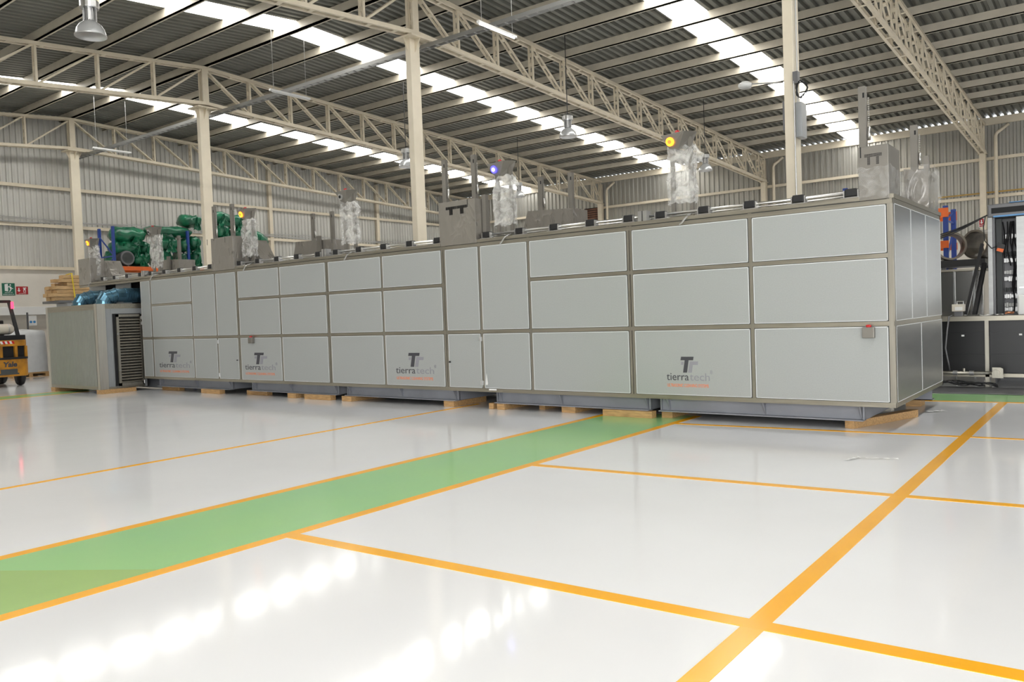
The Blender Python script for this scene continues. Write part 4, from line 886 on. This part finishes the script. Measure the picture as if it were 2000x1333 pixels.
MB().hexa([(-1.90, 16.9, 2.42), (-1.79, 16.9, 2.38), (-1.79, 16.96, 2.38), (-1.90, 16.96, 2.42), (-1.87, 16.9, 2.56), (-1.76, 16.9, 2.50), (-1.76, 16.96, 2.50), (-1.87, 16.96, 2.56)]).build('case', 'black', t); MB().hexa([(-1.90, 16.895, 2.41), (-1.80, 16.895, 2.37), (-1.78, 16.895, 2.43), (-1.88, 16.895, 2.46), (-1.90, 16.90, 2.41), (-1.80, 16.90, 2.37), (-1.78, 16.90, 2.43), (-1.88, 16.90, 2.46)]).build('face', 'orange', t)
MB().tube([(-1.88, 16.95, 2.50), (-1.98, 16.95, 2.46), (-2.08, 16.94, 2.60), (-2.10, 16.93, 2.85), (-2.06, 16.9, 3.05)], .010, 6).build('cable', 'black', t)
for k, (z, s) in enumerate(((2.62, .25), (2.70, .18), (2.66, .2))):
    a = Vector((-3.3, 16.95+.02*k, z)); b = Vector((-2.04, 16.95+.02*k, 3.07)); pts = [a.lerp(b, i/10)-Vector((0, 0, s*.35*math.sin(math.pi*i/10))) for i in range(11)]
    tag(MB().tube(pts, .012, 6).build('overhead_cable', 'black', smooth=True), ['lowest black cable running from the machine to the wiring cabinet', 'upper black cable running from the machine to the wiring cabinet', 'middle black cable running from the machine to the wiring cabinet'][k], 'cable')
for k, (xa, xb, zb) in enumerate(((-2.36, -2.12, 2.55), (-2.22, -2.09, 2.2))):
    tag(MB().bar((xa, 16.62, 1.27), (xb, 16.92, zb), .07, .05).build('cable_trunking', 'charcoal'), ['long black trunking leaning on the wiring cabinet', 'shorter black trunking leaning behind the long one'][k], 'trunking')
t = thing('steel_tank', 'polished steel tank behind the workbench', 'tank', (-2.8, 17.5, 0))
MB().box(-3.7, -2.13, 17.06, 18.2, 0, 2.08).build('shell', 'mirror', t, bevel=.01); MB().box(-3.72, -2.11, 17.04, 18.22, 2.08, 2.12).build('rim', 'steelh', t)
for x in (-2.62, -2.3): MB().box(x, x+.03, 17.05, 17.062, .05, 2.08).build('stiffener', 'sidepanel', t)
# rack and rolled rings on a stand
t = thing('pallet_rack', 'blue and orange rack behind the right end of the machine', 'rack', (-4.2, 20, 0))
for x, zt in ((-3.2, 3.62), (-5.3, 4.26)):
    fr = MB()
    for y in (20.0, 21.0): fr.box(x-.05, x+.05, y-.04, y+.04, 0, zt)
    u = fr.build('upright_frame', 'blue', t); br = MB()
    for z in (.6, 1.5, 2.4, 3.3): br.bar((x, 20, z), (x, 21, z), .03, .04); br.bar((x, 20, z), (x, 21, min(z+.8, zt-.05)), .03, .03)
    br.build('bracing', 'blue', u)
for z, h in ((3.47, .2), (2.77, .16)):
    for y in (19.95, 21.05): MB().box(-5.25, -3.14, y-.03, y+.03, z-h/2, z+h/2).build('beam', 'orange', t)
MB().box(-5.3, -4.7, 19.93, 19.98, 4.12, 4.2).build('arm', 'blue', t)
t = thing('ring_stand', 'black steel stand carrying the rolled rings', 'stand', (-2.7, 19.2, 0))
MB().box(-3.15, -2.3, 18.7, 19.7, 2.22, 2.36).build('top', 'black', t)
for x in (-3.1, -2.4):
    for y in (18.75, 19.6): MB().box(x, x+.08, y, y+.08, 0, 2.22).build('leg', 'cabgrey', t)
def ring(c, r, ln, rot, lb):
    mb = MB(); prof = [(r, -ln/2), (r, ln/2), (r-.04, ln/2), (r-.04, -ln/2), (r, -ln/2)]
    mb.lathe((0, 0, 0), prof, 28, 'y'); o = mb.build('rolled_ring', 'concrete', smooth=False); o.location = c; o.rotation_euler = rot; return tag(o, lb, 'ring', 'rolled sheet rings')
ring((-3.0, 19.1, 2.66), .29, .7, (0, 0, R(15)), 'rolled sheet ring nearest the machine on the black stand')
ring((-2.36, 19.2, 2.67), .30, .6, (0, 0, R(-30)), 'rolled sheet ring with brown edge on the black stand, right one')
tag(B(-3.42, -3.25, 18.9, 19.4, 0, 2.75).build('white_board', 'tank', bevel=.01), 'pale board standing between machine and rack', 'board')
# mat and loose cables on the floor
tag(B(-3.2, -1.35, 14.95, 16.0, .003, .02).build('floor_mat', 'cabgrey', bevel=.008), 'grey mat on the floor in front of the workbench', 'mat')
pts = []
for k in range(120): a = k*.35; pts.append((-2.3+.28*math.cos(a)+.25*math.sin(k*.06), 15.85+.12*math.sin(a*1.1), .05+.07*abs(math.sin(a*.5))+.02*math.sin(k)))
tag(MB().tube(pts, .008, 5).build('cable_tangle', 'black'), 'tangle of black cable on the floor under the workbench', 'cable')
# slatted panel high on the back wall, beside the truss end
t = thing('slatted_panel', 'brown slatted shutter on the back wall beside the truss end', 'shutter', (-23.25, YE-.2, 6.25))
MB().box(-23.75, -22.8, YE-.2, YE-.16, 6.2, 7.2).build('backing', 'dark', t)
for k in range(8): MB().bar((-23.75, YE-.23, 6.27+.12*k), (-22.8, YE-.23, 6.27+.12*k), .03, .085).build('slat', 'brown', t)
# scraps on the floor
for k, (x, y, a, ln, wd, lb) in enumerate(((-2.23, 8.45, 70, .24, .035, 'crumpled paper strip on the floor in front of the machine'), (-2.17, 12.5, 50, .3, .1, 'white scrap of film on the floor beside the machine end'), (-1.98, 8.58, 20, .3, .02, 'thin clear strip on the floor beside the paper strip'))):
    mb = MB(); d = Vector((math.cos(R(a)), math.sin(R(a)), 0)); nn_ = Vector((-d.y, d.x, 0)); vs = []
    for i in range(7):
        for s in (-1, 1): q = Vector((x, y, 0))+d*ln*(i/6-.5)+nn_*s*wd/2*(1+.4*math.sin(i*2.3)); vs.append((q.x, q.y, .003+.012*abs(math.sin(i*1.7+s))))
    mb.add(vs, [(2*i, 2*i+1, 2*i+3, 2*i+2) for i in range(6)]); tag(mb.build('floor_scrap', 'paper'), lb, 'scrap')
